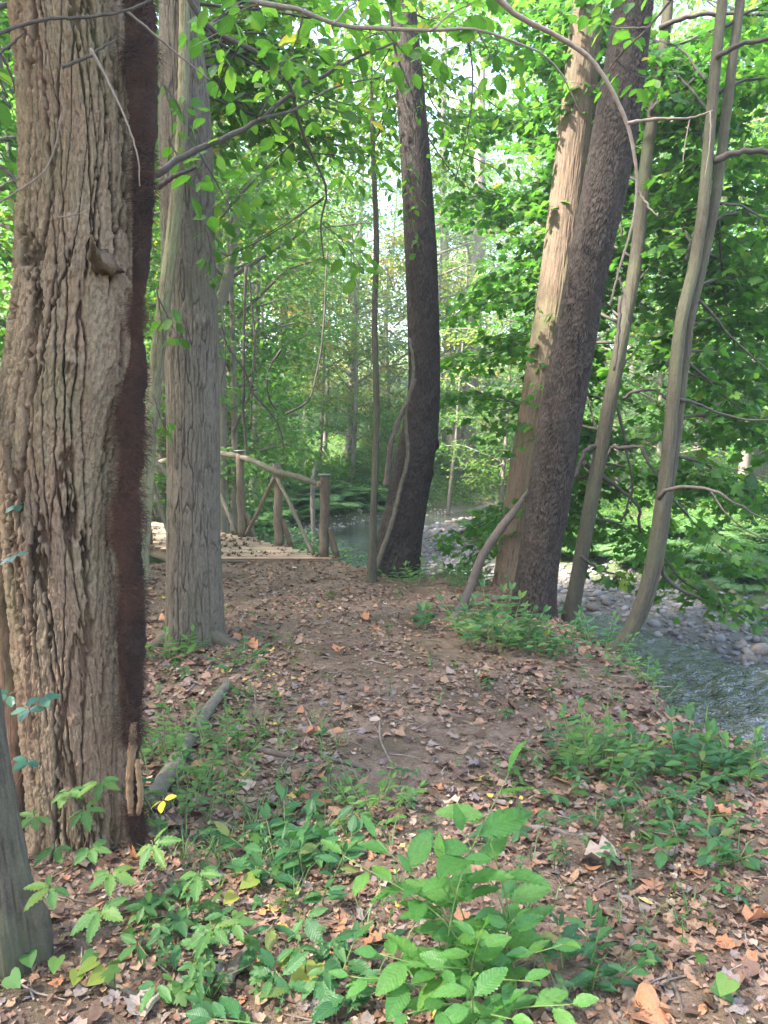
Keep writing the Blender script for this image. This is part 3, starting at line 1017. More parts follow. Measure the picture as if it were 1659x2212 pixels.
def slim_tree(name, label, pts, Y, radii, limbs, boughs, leaf='maple', size=.118, gap=.070, tops=8.5, kind='smooth', bark='bark_smooth', tpl=MAPLE, forks=()):
    P = np.array([at(x, y, Y + dy) for x, y, dy in pts])
    t = thing(name, label, 'tree', base_of(P))
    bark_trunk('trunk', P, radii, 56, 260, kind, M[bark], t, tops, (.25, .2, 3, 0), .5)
    for fk in forks:
        Pf = np.array([at(x, y, Y + dy) for x, y, dy in fk[0]])
        bark_trunk('stem', Pf, fk[1], 44, 200, kind, M[bark], t, tops, (0, .2, 3, 0), .02)
    lm, br = MB(), MB()
    for pts_, y0, y1, r0, r1 in limbs:
        limb_px(br, pts_, y0, y1, r0, r1, 16, 6)
    for pts_, y0, y1, wd in boughs:
        Pb = limb_px(br, pts_, y0, y1, .016, .004, 16, 4)
        spray(lm, br, Pb, wd * 1.15, tpl, size, gap, fill=1.25)
    tag(br.build('limbs', M['twig'], t), kind='stuff')
    tag(lm.build('crown', M[leaf], t), kind='stuff')
    return t


def fill_boughs(n, x0, x1, y0, y1, Ya, Yb, src, wd=1.0):
    out = []
    for q in range(n):
        sx_, sy_ = src[q % len(src)]
        ex, ey = x0 + (x1 - x0) * ((q * .618 + .13) % 1), y0 + (y1 - y0) * ((q + .5) / n)
        out.append(([(sx_, sy_ + .35 * (ey - sy_)), ((sx_ + ex) / 2, ey - 30 + .15 * (sy_ - ey)), (ex, ey)], Ya, rng.uniform(Ya + .5, Yb), wd * rng.uniform(.8, 1.2)))
    return out


slim_tree('slim_maple', 'slim grey maple with side limbs between dark leaning tree and double-stemmed tree',
          [(1228, 1350, 0), (1240, 1290, 0), (1265, 1150, 0), (1300, 960, 0), (1338, 760, 0), (1372, 570, .1), (1398, 330, .2), (1434, 100, .3), (1452, -100, .4)], 7.1,
          [.072, .070, .069, .067, .064, .060, .055, .050, .046],
          [([(1300, 962), (1272, 968), (1246, 1020), (1228, 1060)], 7.1, 7.0, .026, .016),
           ([(1318, 968), (1350, 966), (1385, 968), (1400, 1000), (1425, 1030)], 7.05, 6.9, .022, .012),
           ([(1262, 1000), (1285, 1020), (1330, 1050), (1380, 1098), (1384, 1150)], 7.2, 7.6, .026, .014),
           ([(1345, 860), (1375, 845), (1420, 846), (1446, 870)], 7.0, 6.8, .018, .010),
           ([(1335, 880), (1350, 960), (1365, 1060), (1340, 1130)], 7.15, 7.5, .016, .008),
           ([(1408, 250), (1425, 215), (1478, 195), (1500, 170)], 7.3, 7.1, .03, .015),
           ([(1425, 60), (1470, 40), (1560, 30), (1659, 33)], 7.4, 7.0, .025, .012),
           ([(1340, 640), (1336, 720), (1326, 800)], 7.0, 6.95, .018, .012)],
          [([(1300, 930), (1180, 900), (1050, 850), (960, 860)], 7.3, 9.8, 1.0),
           ([(1290, 1010), (1180, 1080), (1060, 1120), (965, 1165)], 7.4, 9.2, .9),
           ([(1275, 1090), (1150, 1130), (1050, 1180), (985, 1240)], 7.6, 9.0, .8),
           ([(1340, 740), (1200, 740), (1060, 760), (960, 790)], 7.3, 10.5, 1.0),
           ([(1345, 700), (1190, 640), (1040, 640), (955, 690)], 7.3, 10.5, .9),
           ([(1372, 560), (1240, 480), (1080, 420), (960, 440)], 7.4, 10.8, 1.1),
           ([(1390, 400), (1260, 330), (1100, 260), (1000, 250)], 7.4, 10.5, 1.1),
           ([(1410, 250), (1300, 150), (1180, 90), (1040, 100)], 7.5, 10.2, 1.1),
           ([(1430, 120), (1330, 60), (1200, -20), (1100, -30)], 7.5, 9.8, 1.0),
           ([(1330, 820), (1370, 760), (1420, 740), (1480, 730)], 7.2, 8.4, .6),
           ([(1300, 1000), (1360, 1010), (1430, 1020), (1520, 1050)], 7.3, 8.8, .8),
           ([(1270, 1120), (1330, 1130), (1400, 1180), (1480, 1240)], 7.3, 8.8, .7),
           ([(1300, 960), (1240, 1000), (1215, 1060), (1225, 1150)], 7.3, 7.8, .5),
           ([(1355, 640), (1420, 560), (1480, 520), (1540, 500)], 7.4, 9.0, .7),
           ([(1400, 330), (1450, 280), (1500, 270), (1570, 290)], 7.4, 8.8, .8),
           ([(1255, 1200), (1290, 1230), (1330, 1240), (1370, 1270)], 7.0, 7.2, .35),
           ([(1430, 110), (1480, 90), (1560, 60), (1640, 80)], 7.5, 8.6, .9)] + fill_boughs(13, 960, 1240, -40, 760, 7.8, 11.5, [(1400, 330), (1430, 120), (1372, 560), (1345, 700)], 1.1) + fill_boughs(7, 1020, 1260, 700, 1200, 7.6, 9.6, [(1320, 860), (1290, 1000)], .8))

slim_tree('double_stemmed_tree', 'curving smooth double-stemmed tree leaning from the creek bank edge', [(1312, 1412, 0), (1350, 1376, 0), (1384, 1305, 0), (1410, 1205, 0), (1428, 1100, 0), (1443, 980, 0), (1455, 850, 0), (1463, 760, 0), (1474, 680, 0), (1496, 590, .05), (1516, 470, .05), (1530, 320, .1), (1545, 150, .15), (1562, -20, .2), (1568, -120, .2)], 6.3,
          [.062, .054, .054, .056, .057, .055, .053, .052, .050, .048, .046, .044, .042, .040, .038],
          [([(1424, 1078), (1440, 1060), (1470, 1050), (1530, 1055), (1570, 1075), (1659, 1125)], 6.2, 5.6, .02, .006),
           ([(1530, 1055), (1580, 1120), (1640, 1160), (1690, 1165)], 5.9, 5.4, .008, .004),
           ([(1462, 860), (1500, 870), (1580, 900), (1690, 910)], 6.3, 6.6, .014, .006),
           ([(1500, 640), (1540, 680), (1580, 730), (1659, 800)], 6.4, 6.8, .014, .006),
           ([(1540, 350), (1580, 330), (1659, 325), (1720, 318)], 6.4, 6.2, .030, .018),
           ([(1548, 125), (1590, 100), (1659, 85), (1720, 70)], 6.4, 6.0, .022, .014),
           ([(1556, 440), (1600, 445), (1659, 480)], 6.5, 6.8, .014, .008),
           ([(1418, 1180), (1440, 1250), (1500, 1290), (1560, 1310), (1640, 1360)], 6.4, 6.9, .022, .008)],
          [([(1440, 1060), (1500, 1130), (1580, 1200), (1700, 1240)], 6.5, 7.2, .8),
           ([(1420, 1180), (1470, 1250), (1560, 1300), (1680, 1330)], 6.5, 7.4, .75),
           ([(1440, 980), (1520, 1000), (1600, 1060), (1720, 1110)], 6.6, 7.8, .9),
           ([(1450, 900), (1540, 900), (1640, 940), (1760, 980)], 6.6, 8.2, .9),
           ([(1466, 760), (1540, 760), (1640, 810), (1760, 860)], 6.6, 8.4, .9),
           ([(1500, 620), (1580, 600), (1660, 640), (1780, 700)], 6.6, 8.4, .9),
           ([(1530, 480), (1600, 460), (1680, 500), (1800, 560)], 6.6, 8.0, .9),
           ([(1545, 350), (1610, 320), (1690, 340), (1800, 380)], 6.5, 7.6, .9),
           ([(1552, 200), (1620, 170), (1690, 180), (1800, 210)], 6.5, 7.4, .9),
           ([(1560, 60), (1640, 20), (1720, 40), (1800, 60)], 6.5, 7.2, .9),
           ([(1540, 250), (1480, 180), (1430, 130), (1380, 100)], 6.6, 8.0, .7),
           ([(1510, 560), (1470, 480), (1430, 430), (1400, 420)], 6.7, 8.4, .6),
           ([(1470, 800), (1540, 830), (1600, 880), (1690, 1010)], 7.0, 9.4, .9),
           ([(1490, 700), (1560, 690), (1640, 720), (1700, 760)], 7.2, 9.8, .9)] + fill_boughs(8, 1560, 1740, -40, 1180, 6.8, 10.5, [(1520, 480), (1545, 200), (1480, 680), (1440, 950)], 1.0) + fill_boughs(6, 1330, 1480, 60, 560, 7.0, 9.5, [(1540, 250), (1525, 400)], .7),
          forks=(([(1352, 1390, .05), (1386, 1330, .05), (1420, 1215, .08), (1440, 1085, .1), (1459, 950, .1), (1475, 810, .1), (1492, 680, .1), (1520, 560, .12), (1545, 430, .15), (1562, 300, .2), (1584, 120, .2), (1604, -40, .3), (1612, -120, .3)], [.040, .044, .046, .046, .044, .043, .043, .042, .042, .040, .038, .036, .034]),))

dt = bpy.data.objects['double_stemmed_tree']
b0 = np.array(dt.location)
for k, (dx, dy, L) in enumerate(((-.55, -.25, .6), (-.25, -.6, .5), (.15, -.65, .45), (-.7, .1, .5), (.4, -.3, .4))):
    mb = MB()
    q = [b0 + (0, 0, .12), b0 + np.array([dx, dy, 0]) * .35 + (0, 0, .12), b0 + np.array([dx, dy, 0]) * .8]
    q[2][2] = hz(q[2][0], q[2][1]) + .01
    q[1][2] = max(q[1][2], hz(q[1][0], q[1][1]) + .02)
    q.append(b0 + np.array([dx * 1.1, dy * 1.1, 0]))
    q[3][2] = hz(q[3][0], q[3][1]) - .06
    mb.tube(smooth_path(np.array(q), 14), [.05, .034, .022, .012], 8, .4, True, .12)
    mb.build('root', M['bark_smooth'], dt)

# crowns of the grey tree and the scaly tree that reach down into the picture
for t_, src, rngs, Yr, nb_, mt in ((t2, [(425, -30), (430, 120)], (450, 900, -60, 380), (5.9, 8.5), 21, 'beech'), (t3, [(870, -30), (880, 100)], (600, 1130, -60, 460), (8.8, 12), 20, 'light')):
    lm, br = MB(), MB()
    for pts_, y0, y1, wd in fill_boughs(nb_, *rngs, Yr[0], Yr[1], src, .9):
        Pb = limb_px(br, pts_, y0, y1, .014, .004, 16, 4)
        spray(lm, br, Pb, wd, OVAL, .105, .075)
    tag(br.build('limbs', M['twig'], t_), kind='stuff')
    tag(lm.build('crown', M[mt], t_), kind='stuff')

# ------------------------------------------------------------------ rustic footbridge
UB = np.array([-.68, .733])
br0 = np.array([-.80, 9.62])
foot = thing('footbridge', 'rustic log-railed footbridge with new plank deck beyond the grey tree', 'bridge', (br0[0], br0[1], .0))


def deck_z(s):
    return .035 + .085 * math.sin(math.pi * max(0, min(s, 6.4)) / 6.4)


def rim(s, side):
    p = br0 + UB * s + (np.array([-1.78, .05]) if side else 0)
    return np.array([p[0], p[1], deck_z(s)])


post_s = [0.06, 1.10, 2.05, 3.1, 4.2, 5.4]
for k in range(44):
    yk = 9.56 + k * .128
    s_ = (yk - br0[1]) / UB[1]
    xr, xl = br0[0] + UB[0] * s_ + .06, br0[0] + UB[0] * s_ - 1.80 + .06
    if min(abs(s_ - q) for q in post_s) < .10:
        xr += .20
        xl -= .20
    xr += rng.uniform(-.01, .015)
    xl += rng.uniform(-.015, .01)
    mb = MB()
    a_ = rng.normal(0, .004)
    mb.box(((xr + xl) / 2, yk, deck_z(s_) - .022 + rng.normal(0, .0015)), (xr - xl, .120, .042), [[math.cos(a_), -math.sin(a_), 0], [math.sin(a_), math.cos(a_), 0], [0, 0, 1]], rng.uniform(0, 1), .005)
    mb.build('plank', M['plank'], foot)
for sd_ in (0, 1):
    mb = MB()
    q = [rim(s_, sd_) + np.array([-.12 if not sd_ else .12, 0, -.13]) for s_ in np.linspace(.1, 5.9, 12)]
    mb.tube(np.array(q), .075, 8, .5, True, .05)
    mb.build('bearer_log', M['postbark'], foot)


def log_part(name, pts, r0, r1, mat, ends=True, n=12, wob=.06, parent=None):
    mb = MB()
    P = smooth_path(np.array(pts, float), n)
    P[1:-1] += rng.normal(0, r0 * .10, (n - 2, 3))
    mb.tube(P, np.linspace(r0, r1, n), 12, rng.uniform(.2, .8), True, wob)
    o = mb.build(name, M[mat], foot)
    return o, P


def sub_of(part, name, mb, mat):
    o = bpy.data.objects.new(name, mb.mesh(name, M[mat], foot.location))
    C.objects.link(o)
    o.parent = part
    return o


hts = {0: [1.06, 1.15, 1.28, 1.30, 1.2, 1.0], 1: [1.08, 1.43, 1.36, 1.30, 1.2, 1.0]}
tops = {0: [], 1: []}
for sd_ in (0, 1):
    for k, s_ in enumerate(post_s):
        b0 = rim(s_, sd_)
        b0[0] += .06 if not sd_ else -.02
        hh = hts[sd_][k]
        o, P = log_part('post', [b0 + (0, 0, -.01), b0 + (rng.normal(0, .012), 0, hh * .5), b0 + (rng.normal(0, .012), 0, hh)], .066, .060, 'postbark')
        tops[sd_].append(P[-1])
        if not (sd_ == 0 and k == 1):
            mb = MB()
            c_ = P[-1]
            a = np.arange(14) * 2 * math.pi / 14
            mb.tube(np.array([c_ + (0, 0, .001), c_ + (0, 0, .008), c_ + (0, 0, .016)]), np.array([.086, .088, .080]), 14, .5)
            sub_of(o, 'post_cap', mb, 'cap')
        outx = .17 if not sd_ else -.17
        log_part('outer_prop', [b0 + (outx, .0, -.01), b0 + (outx * .40, .0, .36)], .042, .034, 'postbark', n=5)
    T_ = tops[sd_]
    ar = [T_[0] + (-.02, -.10, -.10), T_[1] + (0, -.09, -.14), T_[2] + (.02, -.09, -.13), T_[3] + (0, -.09, -.06)]
    if sd_ == 0:
        ar = [T_[0] + (-.06, -.11, -.11), T_[0] + (-.30, .05, -.04), T_[1] + (0, -.10, -.10), T_[2] + (.1, -.10, -.10), T_[3] + (-.1, -.10, -.02)]
    o, P = log_part('rail', ar, .036, .043, 'raillog', n=26, wob=.05)
    mb = MB()
    d_ = (P[0] - P[1]) / np.linalg.norm(P[0] - P[1])
    mb.tube(np.array([P[0] - d_ * .004, P[0] + d_ * .006]), np.array([.048, .046]), 12)
    sub_of(o, 'cut_end', mb, 'cut')
    log_part('rail', [T_[3] + (.02, -.09, -.04), T_[4] + (0, -.09, -.07), T_[5] + (0, -.09, -.10)], .05, .042, 'raillog', n=14, wob=.05)
    # braces
    z0 = lambda k: rim(post_s[k], sd_) + np.array([.04 if not sd_ else 0, -.06, .03])
    log_part('brace', [z0(0) + (-.12, .02, .0), (z0(0) + T_[1]) / 2 + (-.05, -.05, -.08), T_[1] + (.02, -.09, -.20)], .028, .024, 'raillog', n=12)
    log_part('brace', [z0(2) + (.10, -.02, .02), (z0(2) + T_[1]) / 2 + (.0, -.05, -.18), T_[1] + (-.03, -.09, -.20)], .030, .025, 'postbark', n=12)
    log_part('brace', [z0(2) + (-.06, .02, .02), T_[3] + (.02, -.07, -.12)], .030, .026, 'raillog', n=9)
    log_part('brace', [z0(4) + (.06, .02, .02), T_[3] + (-.02, -.07, -.12)], .030, .026, 'postbark', n=9)

# ------------------------------------------------------------------ far woodland, built once per kind and copied
def put(name, meshes, loc, rz, sc, label, cat, group, mats=None, tilt=(0, 0)):
    """one tree: an Empty with its parts (copies share mesh data)"""
    t = thing(name, label, cat, loc, group)
    t.rotation_euler = (tilt[0], tilt[1], rz)
    t.scale = (sc[0], sc[0], sc[1])
    for k, (pn, me_) in enumerate(meshes):
        o = link(pn, me_, t)
        if pn in ('crown', 'foliage'):
            o['kind'] = 'stuff'
        if mats and mats[k] is not None:
            o.material_slots[0].link = 'OBJECT'
            o.material_slots[0].material = mats[k]
    return t


def crown_leaves(mb, n_branch, z0, z1, rfun, n_leaf, size, tpl, tw=None, flat=.16, up=.5, hole=.0):
    LP, LD, LN, LV = [], [], [], []
    per = n_leaf // n_branch
    for q in range(n_branch):
        zf = (q + rng.uniform(0, 1)) / n_branch
        zz = z0 + (z1 - z0) * zf
        a = q * 2.39996 + rng.normal(0, .35)
        L = rfun(zf) * rng.uniform(.65, 1.15)
        d = np.array([math.cos(a), math.sin(a), rng.uniform(-.05, .45)])
        if tw is not None:
            tw.tube(np.array([(0, 0, zz - .3), d * L * .5 + (0, 0, zz), d * L * .95 + (0, 0, zz - .12 * L)]), [.012 + .012 * L, .008 + .006 * L, .004], 4, .4, False)
        nc = max(2, int(L / .5))
        cl = rng.uniform(.25, 1.0, nc)
        k = rng.integers(0, nc, per)
        p = d[None] * (L * cl[k])[:, None] + np.array([0, 0, zz])[None]
        p[:, 2] -= .18 * L * cl[k] ** 2
        sp = .16 + .13 * L
        p += rng.normal(0, 1, (per, 3)) * np.array([sp, sp, sp * flat / .4])
        LP.append(p)
        LD.append(np.stack([np.cos(a + rng.normal(0, 1.1, per)), np.sin(a + rng.normal(0, 1.1, per)), rng.uniform(-.7, .1, per)], -1))
        LN.append(np.stack([rng.normal(0, up, per), rng.normal(0, up, per), np.ones(per)], -1))
        LV.append(np.clip(rng.normal(.45 + .25 * rng.normal(), .18, per), 0, 1) if rng.random() > .04 else rng.uniform(.85, 1, per))
    P_ = np.vstack(LP)
    mb.leaves(tpl, P_, np.vstack(LD), np.vstack(LN), size * rng.uniform(.6, 1.25, len(P_)), np.concatenate(LV))


def tree_kind(h, z0, rmax, n_leaf, size, r_tr, tpl=DIAMOND, nb=44, lean=.02):
    tr, lf = MB(), MB()
    k = np.linspace(0, 1, 14)
    ph = rng.uniform(0, 6)
    Pt = np.stack([lean * h * np.sin(k * 3 + ph) - lean * h * math.sin(ph), lean * h * np.cos(k * 2.5 + ph) - lean * h * math.cos(ph), h * k - .3], -1)
    tr.tube(Pt, r_tr * (1.15 - k) ** .8 + r_tr * .5 * np.exp(-k * 25), 9, .5, True, .05)
    crown_leaves(lf, nb, z0, h, lambda f: rmax * (math.sin(math.pi * (.12 + .86 * f)) ** .7), n_leaf, size, tpl, tr)
    return [('trunk', tr.mesh('trunk', M['bark_far'])), ('crown', lf.mesh('crown', M['far']))]


TALL = [tree_kind(24, 5, 4.2, 9000, .19, .26), tree_kind(21, 2.5, 4.6, 9500, .18, .20), tree_kind(26, 8, 4.0, 8000, .20, .30)]
MID = [tree_kind(11, 1.6, 2.9, 7000, .145, .085, DIAMOND, 34), tree_kind(8.5, 1.0, 2.7, 6500, .135, .065, DIAMOND, 30), tree_kind(13, 3.0, 3.1, 7000, .15, .11, DIAMOND, 34)]


def bush_kind(h, r, n, size, tpl=DIAMOND, nst=6):
    st, lf = MB(), MB()
    for q in range(nst):
        a = q * 2.4 + rng.uniform(-.4, .4)
        e = np.array([math.cos(a) * r * .7, math.sin(a) * r * .7, h * rng.uniform(.6, 1)])
        st.tube(smooth_path(np.array([(0, 0, -.1), e * (.35, .35, .55), e]), 6), [.02, .016, .012, .009, .006, .003], 4, .5, False)
    crown_leaves(lf, 24, .1 * h, h * .95, lambda f: r * (1.05 - .65 * f), n, size, tpl, None, .2, .6)
    return [('stem', st.mesh('stem', M['twig'])), ('foliage', lf.mesh('foliage', M['far']))]


BUSH = [bush_kind(2.3, 1.1, 2600, .105), bush_kind(1.5, .9, 2200, .095), bush_kind(3.4, 1.4, 3200, .12)]


def gap_name(px):
    for lim, nm in ((300, 'beyond the big furrowed trunk'), (490, 'behind the grey tree'), (640, 'beyond the footbridge posts'), (800, 'between the footbridge and the sapling pole'),
                    (950, 'behind the scaly middle tree'), (1120, 'between the scaly middle tree and the pale tree'), (1300, 'behind the two big leaning trees'),
                    (1480, 'between the slim maple and the double-stemmed tree')):
        if px < lim:
            return nm
    return 'beyond the double-stemmed tree'


def dist_name(Y):
    return 'nearer' if Y < 17 else 'mid-distance' if Y < 26 else 'far' if Y < 38 else 'farthest'


cols = ['far', 'light', 'maple', 'far', 'gold']
# tall trees of the background; the creek bend keeps a sunny gap
poly_seg = lambda x, y: abs(float(poly_dist(np.array([x]), np.array([y]), np.array([(0.5, 23.5), (-14.0, 17.0)]))[0]))
spots = []
for k in range(400):
    Yb = 20 + 46 * rng.random() ** .8
    pxb = rng.uniform(-700, 2400)
    xw = (pxb - PW / 2) / F * Yb
    if abs(poly_dist(np.array([xw]), np.array([Yb]), CREEK)[0]) < 2.6:
        continue
    if 735 < pxb < 905 and Yb < 58 and rng.random() < .8:
        continue
    if poly_seg(xw, Yb) < 4.2 or (Yb < 30 and abs(poly_dist(np.array([xw]), np.array([Yb]), CREEK)[0]) < 4.0):
        continue
    if any(math.hypot(xw - a, Yb - b) < 3.0 for a, b, _ in spots):
        continue
    spots.append((xw, Yb, pxb))
    if len(spots) >= 78:
        break
for xw, Yb, pxb in spots:
    k = int(rng.integers(0, 3))
    lit = 560 < pxb < 1150 and Yb > 30
    cn = 'gold' if lit and rng.random() < .45 else ('light' if rng.random() < .4 else 'far')  # sunlit stretch gets its glow from yellow leaf colour
    colw = {'gold': 'sunlit-yellow', 'light': 'light green', 'far': 'green'}[cn]
    put('woodland_tree', TALL[k], (xw, Yb, hz(xw, Yb)), rng.uniform(0, 6.28), (rng.uniform(.85, 1.2), rng.uniform(.8, 1.15)),
        f'{dist_name(Yb)} {["narrow", "broad low-branched", "high-crowned"][k]} {colw} forest tree {gap_name(pxb)}', 'tree', 'tall trees of the far woodland', (None, M[cn]), (rng.normal(0, .03), rng.normal(0, .03)))
# unseen trees added toward the sun to put the path in shade
for k, (xw, yw) in enumerate(((-8.5, .5), (-11, 3.2), (-6.5, -4.5), (-12.5, -2.5), (-10.5, -8), (-16.5, 1), (-3.0, -6.5), (-17, -6), (1.5, -9), (-6, -10))):
    put('woodland_tree', TALL[k % 3], (xw, yw, hz(xw, yw)), rng.uniform(0, 6.28), (1.1, rng.uniform(.8, 1.0)), 'unseen tall tree added toward the sun to shade the path', 'tree', 'unseen trees added to shade the path', (None, M['far']))
mids = [(60, 9.5, 1, 'maple'), (-120, 8, 0, 'light'), (200, 13, 2, 'far'), (340, 15.5, 0, 'light'), (455, 17.0, 2, 'light'), (540, 19, 0, 'far'), (500, 14.5, 1, 'light'), (560, 24, 1, 'light'), (610, 31, 2, 'light'),
        (690, 34, 0, 'far'), (760, 29, 0, 'light'), (600, 28, 2, 'gold'), (850, 31, 1, 'gold'), (930, 30, 0, 'light'), (1010, 33, 2, 'far'), (1080, 24, 1, 'light'), (1150, 28, 0, 'far'), (1230, 20, 0, 'maple'),
        (1330, 23, 2, 'light'), (1420, 19, 1, 'far'), (1510, 22, 0, 'blue'), (1600, 17, 2, 'maple'), (1680, 20, 0, 'blue'), (1780, 15, 1, 'maple'), (1560, 28, 2, 'light'), (1430, 30, 0, 'far'), (400, 24, 2, 'far'), (290, 20, 1, 'light'),
        (30, 14, 2, 'light'), (-50, 18, 0, 'far'), (960, 38, 2, 'gold'), (800, 40, 1, 'gold'), (700, 36, 2, 'gold'), (1060, 36, 0, 'gold'), (1900, 12, 2, 'maple')]
for pxb, Yb, k, cn in mids:
    xw = (pxb - PW / 2) / F * Yb
    colw = {'gold': 'sunlit-yellow', 'light': 'light green', 'far': 'green', 'maple': 'dark green', 'blue': 'blue-green'}[cn]
    put('understory_tree', MID[k], (xw, Yb, hz(xw, Yb)), rng.uniform(0, 6.28), (rng.uniform(.9, 1.15), rng.uniform(.85, 1.15)),
        f'{dist_name(Yb)} {["bushy", "short", "slender"][k]} {colw} understory tree {gap_name(pxb)}', 'tree', 'understory trees', (None, M[cn]))
for k in range(150):
    Yb = 12.0 + 26 * rng.random()
    pxb = rng.uniform(-200, 1800)
    xw = (pxb - PW / 2) / F * Yb
    e1, c1, g1 = [float(v[0]) for v in terrain_parts(np.array([xw]), np.array([Yb]))]
    if e1 < 2.0 or (c1 > 0 and abs(c1) < 2.2) or (c1 <= 0 and abs(c1) < 5.2) or math.hypot(xw + 3.4, Yb - 12) < 2.0:
        continue
    kk = int(rng.integers(0, 3)) if Yb > 17 else int(rng.integers(0, 2))
    cn = ['far', 'light', 'fern', 'fern'][int(rng.integers(0, 4))]
    if pxb > 1400:
        cn = ['blue', 'far', 'maple'][int(rng.integers(0, 3))]
    colw = {'light': 'light green', 'far': 'green', 'blue': 'blue-green', 'fern': 'pale green', 'maple': 'dark green'}[cn]
    s_ = rng.uniform(.55, 1.1)
    put('undergrowth_bush', BUSH[kk], (xw, Yb, hz(xw, Yb)), rng.uniform(0, 6.28), (s_, s_ * rng.uniform(.8, 1.2)),
        f'{dist_name(Yb)} {["rounded", "low", "tall"][kk]} {colw} bush {gap_name(pxb)}', 'bush', 'bushes on the far bank', (None, M[cn]))

# ------------------------------------------------------------------ single leaves as objects
def ovate(w, teeth, n=9, fold=.16, curl=.2, tip=1.0, serr=.035):
    """toothed leaf with a midrib: unit length, two halves, 2 rings"""
    V, T = [], []
    ys = np.linspace(0, 1, n)
    wid = w * np.sin(np.pi * ys ** .80) ** .85 * (1 - .25 * ys)
    wid[0], wid[-1] = 0, 0
    mid = [(0, y, -curl * y * y) for y in ys]
    V += mid
    for sd in (-1, 1):
        for q in range(1, n - 1):
            V.append((sd * wid[q] * .55, ys[q] - .02, -curl * ys[q] ** 2 + fold * wid[q] * .55 + .012 * math.sin(q * 2.2)))
        for q in range(1, n - 1):
            V.append((sd * wid[q], ys[q] + .045, -curl * ys[q] ** 2 + fold * wid[q] - .10 * wid[q] + .02 * math.sin(q * 1.9 + sd)))
            V.append((sd * (wid[q] - serr * (teeth > 0)), min(ys[q] + .045 + .5 / n, .985), -curl * ys[q] ** 2 + fold * wid[q] * .9))
    m = n - 2
    for k, sd in enumerate((-1, 1)):
        a = n + k * 3 * m
        bo = a + m
        def add(*t):
            T.append(t if sd > 0 else t[::-1])
        for q in range(m):
            add(q, a + q, q + 1)
            if q < m - 1:
                add(q + 1, a + q, a + q + 1)
                add(a + q, bo + 2 * q, bo + 2 * q + 1)
                add(a + q, bo + 2 * q + 1, a + q + 1)
                add(a + q + 1, bo + 2 * q + 1, bo + 2 * q + 2)
        add(q + 1, a + q, q + 2 if q + 2 < n else q + 1) if False else None
        add(n - 2, a + m - 1, n - 1)
        add(a + m - 1, bo + 2 * m - 2, bo + 2 * m - 1)
        add(a + m - 1, bo + 2 * m - 1, n - 1)
        add(0, bo, a)
    T = [t for t in T if len(set(t)) == 3]
    return np.array(V, float), np.array(T)


def heart():
    return fan([(0, 0), (.20, -.16), (.42, -.08), (.50, .18), (.42, .48), (.22, .76), (0, 1.0)], (0, .12), droop(.22, .18))


def leaf_mesh(tpl, mat, name='leaf'):
    me = new_mesh(name, tpl[0], tpl[1], None, {'var': np.full(len(tpl[0]), .5)})
    me.materials.append(M[mat])
    return me


LM = {
    'elm': [leaf_mesh(ovate(w_, 1, 12, f_, c_, serr=.022), 'elm') for w_, f_, c_ in ((.26, .25, .15), (.28, .15, .30), (.24, .35, .08), (.27, .05, .22))],
    'creeper': [leaf_mesh(ovate(w_, 1, 8, f_, c_, serr=.06), 'creeper', 'leaflet') for w_, f_, c_ in ((.25, .2, .15), (.28, .1, .25), (.23, .3, .2))],
    'herb': [leaf_mesh(ovate(w_, 1, 9, f_, c_), 'herb') for w_, f_, c_ in ((.25, .25, .2), (.29, .1, .3), (.22, .2, .12))],
    'herb_light': [leaf_mesh(ovate(w_, 1, 9, f_, c_), 'herb_light') for w_, f_, c_ in ((.25, .25, .2), (.29, .1, .3), (.24, .2, .12))],
    'small': [leaf_mesh(ovate(.32, 0, 7, f_, .12), 'herb_light') for f_ in (.1, .3)],
    'trifol': [leaf_mesh(ovate(.33, 0, 8, f_, .18), 'blueleaf' if False else 'herb') for f_ in (.1, .25)],
    'violet': [leaf_mesh(heart(), 'violet')],
    'greenheart': [leaf_mesh(heart(), 'herb_light')],
    'yellow': [leaf_mesh(ovate(.30, 0, 8, .2, .1), 'yellow')],
    'brier': [leaf_mesh(ovate(.36, 0, 8, f_, .12), 'greenbrier') for f_ in (.05, .2)],
    'beech': [leaf_mesh(ovate(w_, 1, 8, f_, .2, serr=.025), 'elm') for w_, f_ in ((.30, .15), (.34, .05))],
}
LM['bough'] = []
for w_, f_ in ((.36, .15), (.40, .05), (.33, .25)):
    me = new_mesh('leaf', *ovate(w_, 1, 8, f_, .2, serr=.03), None, {'var': np.full(1, .5)} if False else None)
    me.materials.append(None)
    LM['bough'].append(me)
M['bough_leaf'] = leaf_mat('overhead_leaf', [(0, (.038, .105, .020)), (.6, (.065, .155, .028)), (.93, (.10, .19, .03)), (.988, (.14, .20, .035)), (1, (.34, .24, .05))], .55, rnd=True, veins=True)
for me in LM['bough']:
    me.materials[0] = M['bough_leaf']


def put_leaf(parent, base, me, p, d, n, size, name='leaf', rel=None):
    d = Vector(d).normalized()
    n = Vector(n)
    x = d.cross(n)
    if x.length < 1e-4:
        x = d.cross(Vector((1, 0, .2)))
    x.normalize()
    n = x.cross(d)
    o = bpy.data.objects.new(name, me)
    C.objects.link(o)
    o.parent = parent
    m = Matrix(((x.x, d.x, n.x, p[0] - base[0]), (x.y, d.y, n.y, p[1] - base[1]), (x.z, d.z, n.z, p[2] - base[2]), (0, 0, 0, 1)))
    o.matrix_basis = m @ Matrix.Diagonal((size * random.uniform(.9, 1.1), size, size, 1))
    return o


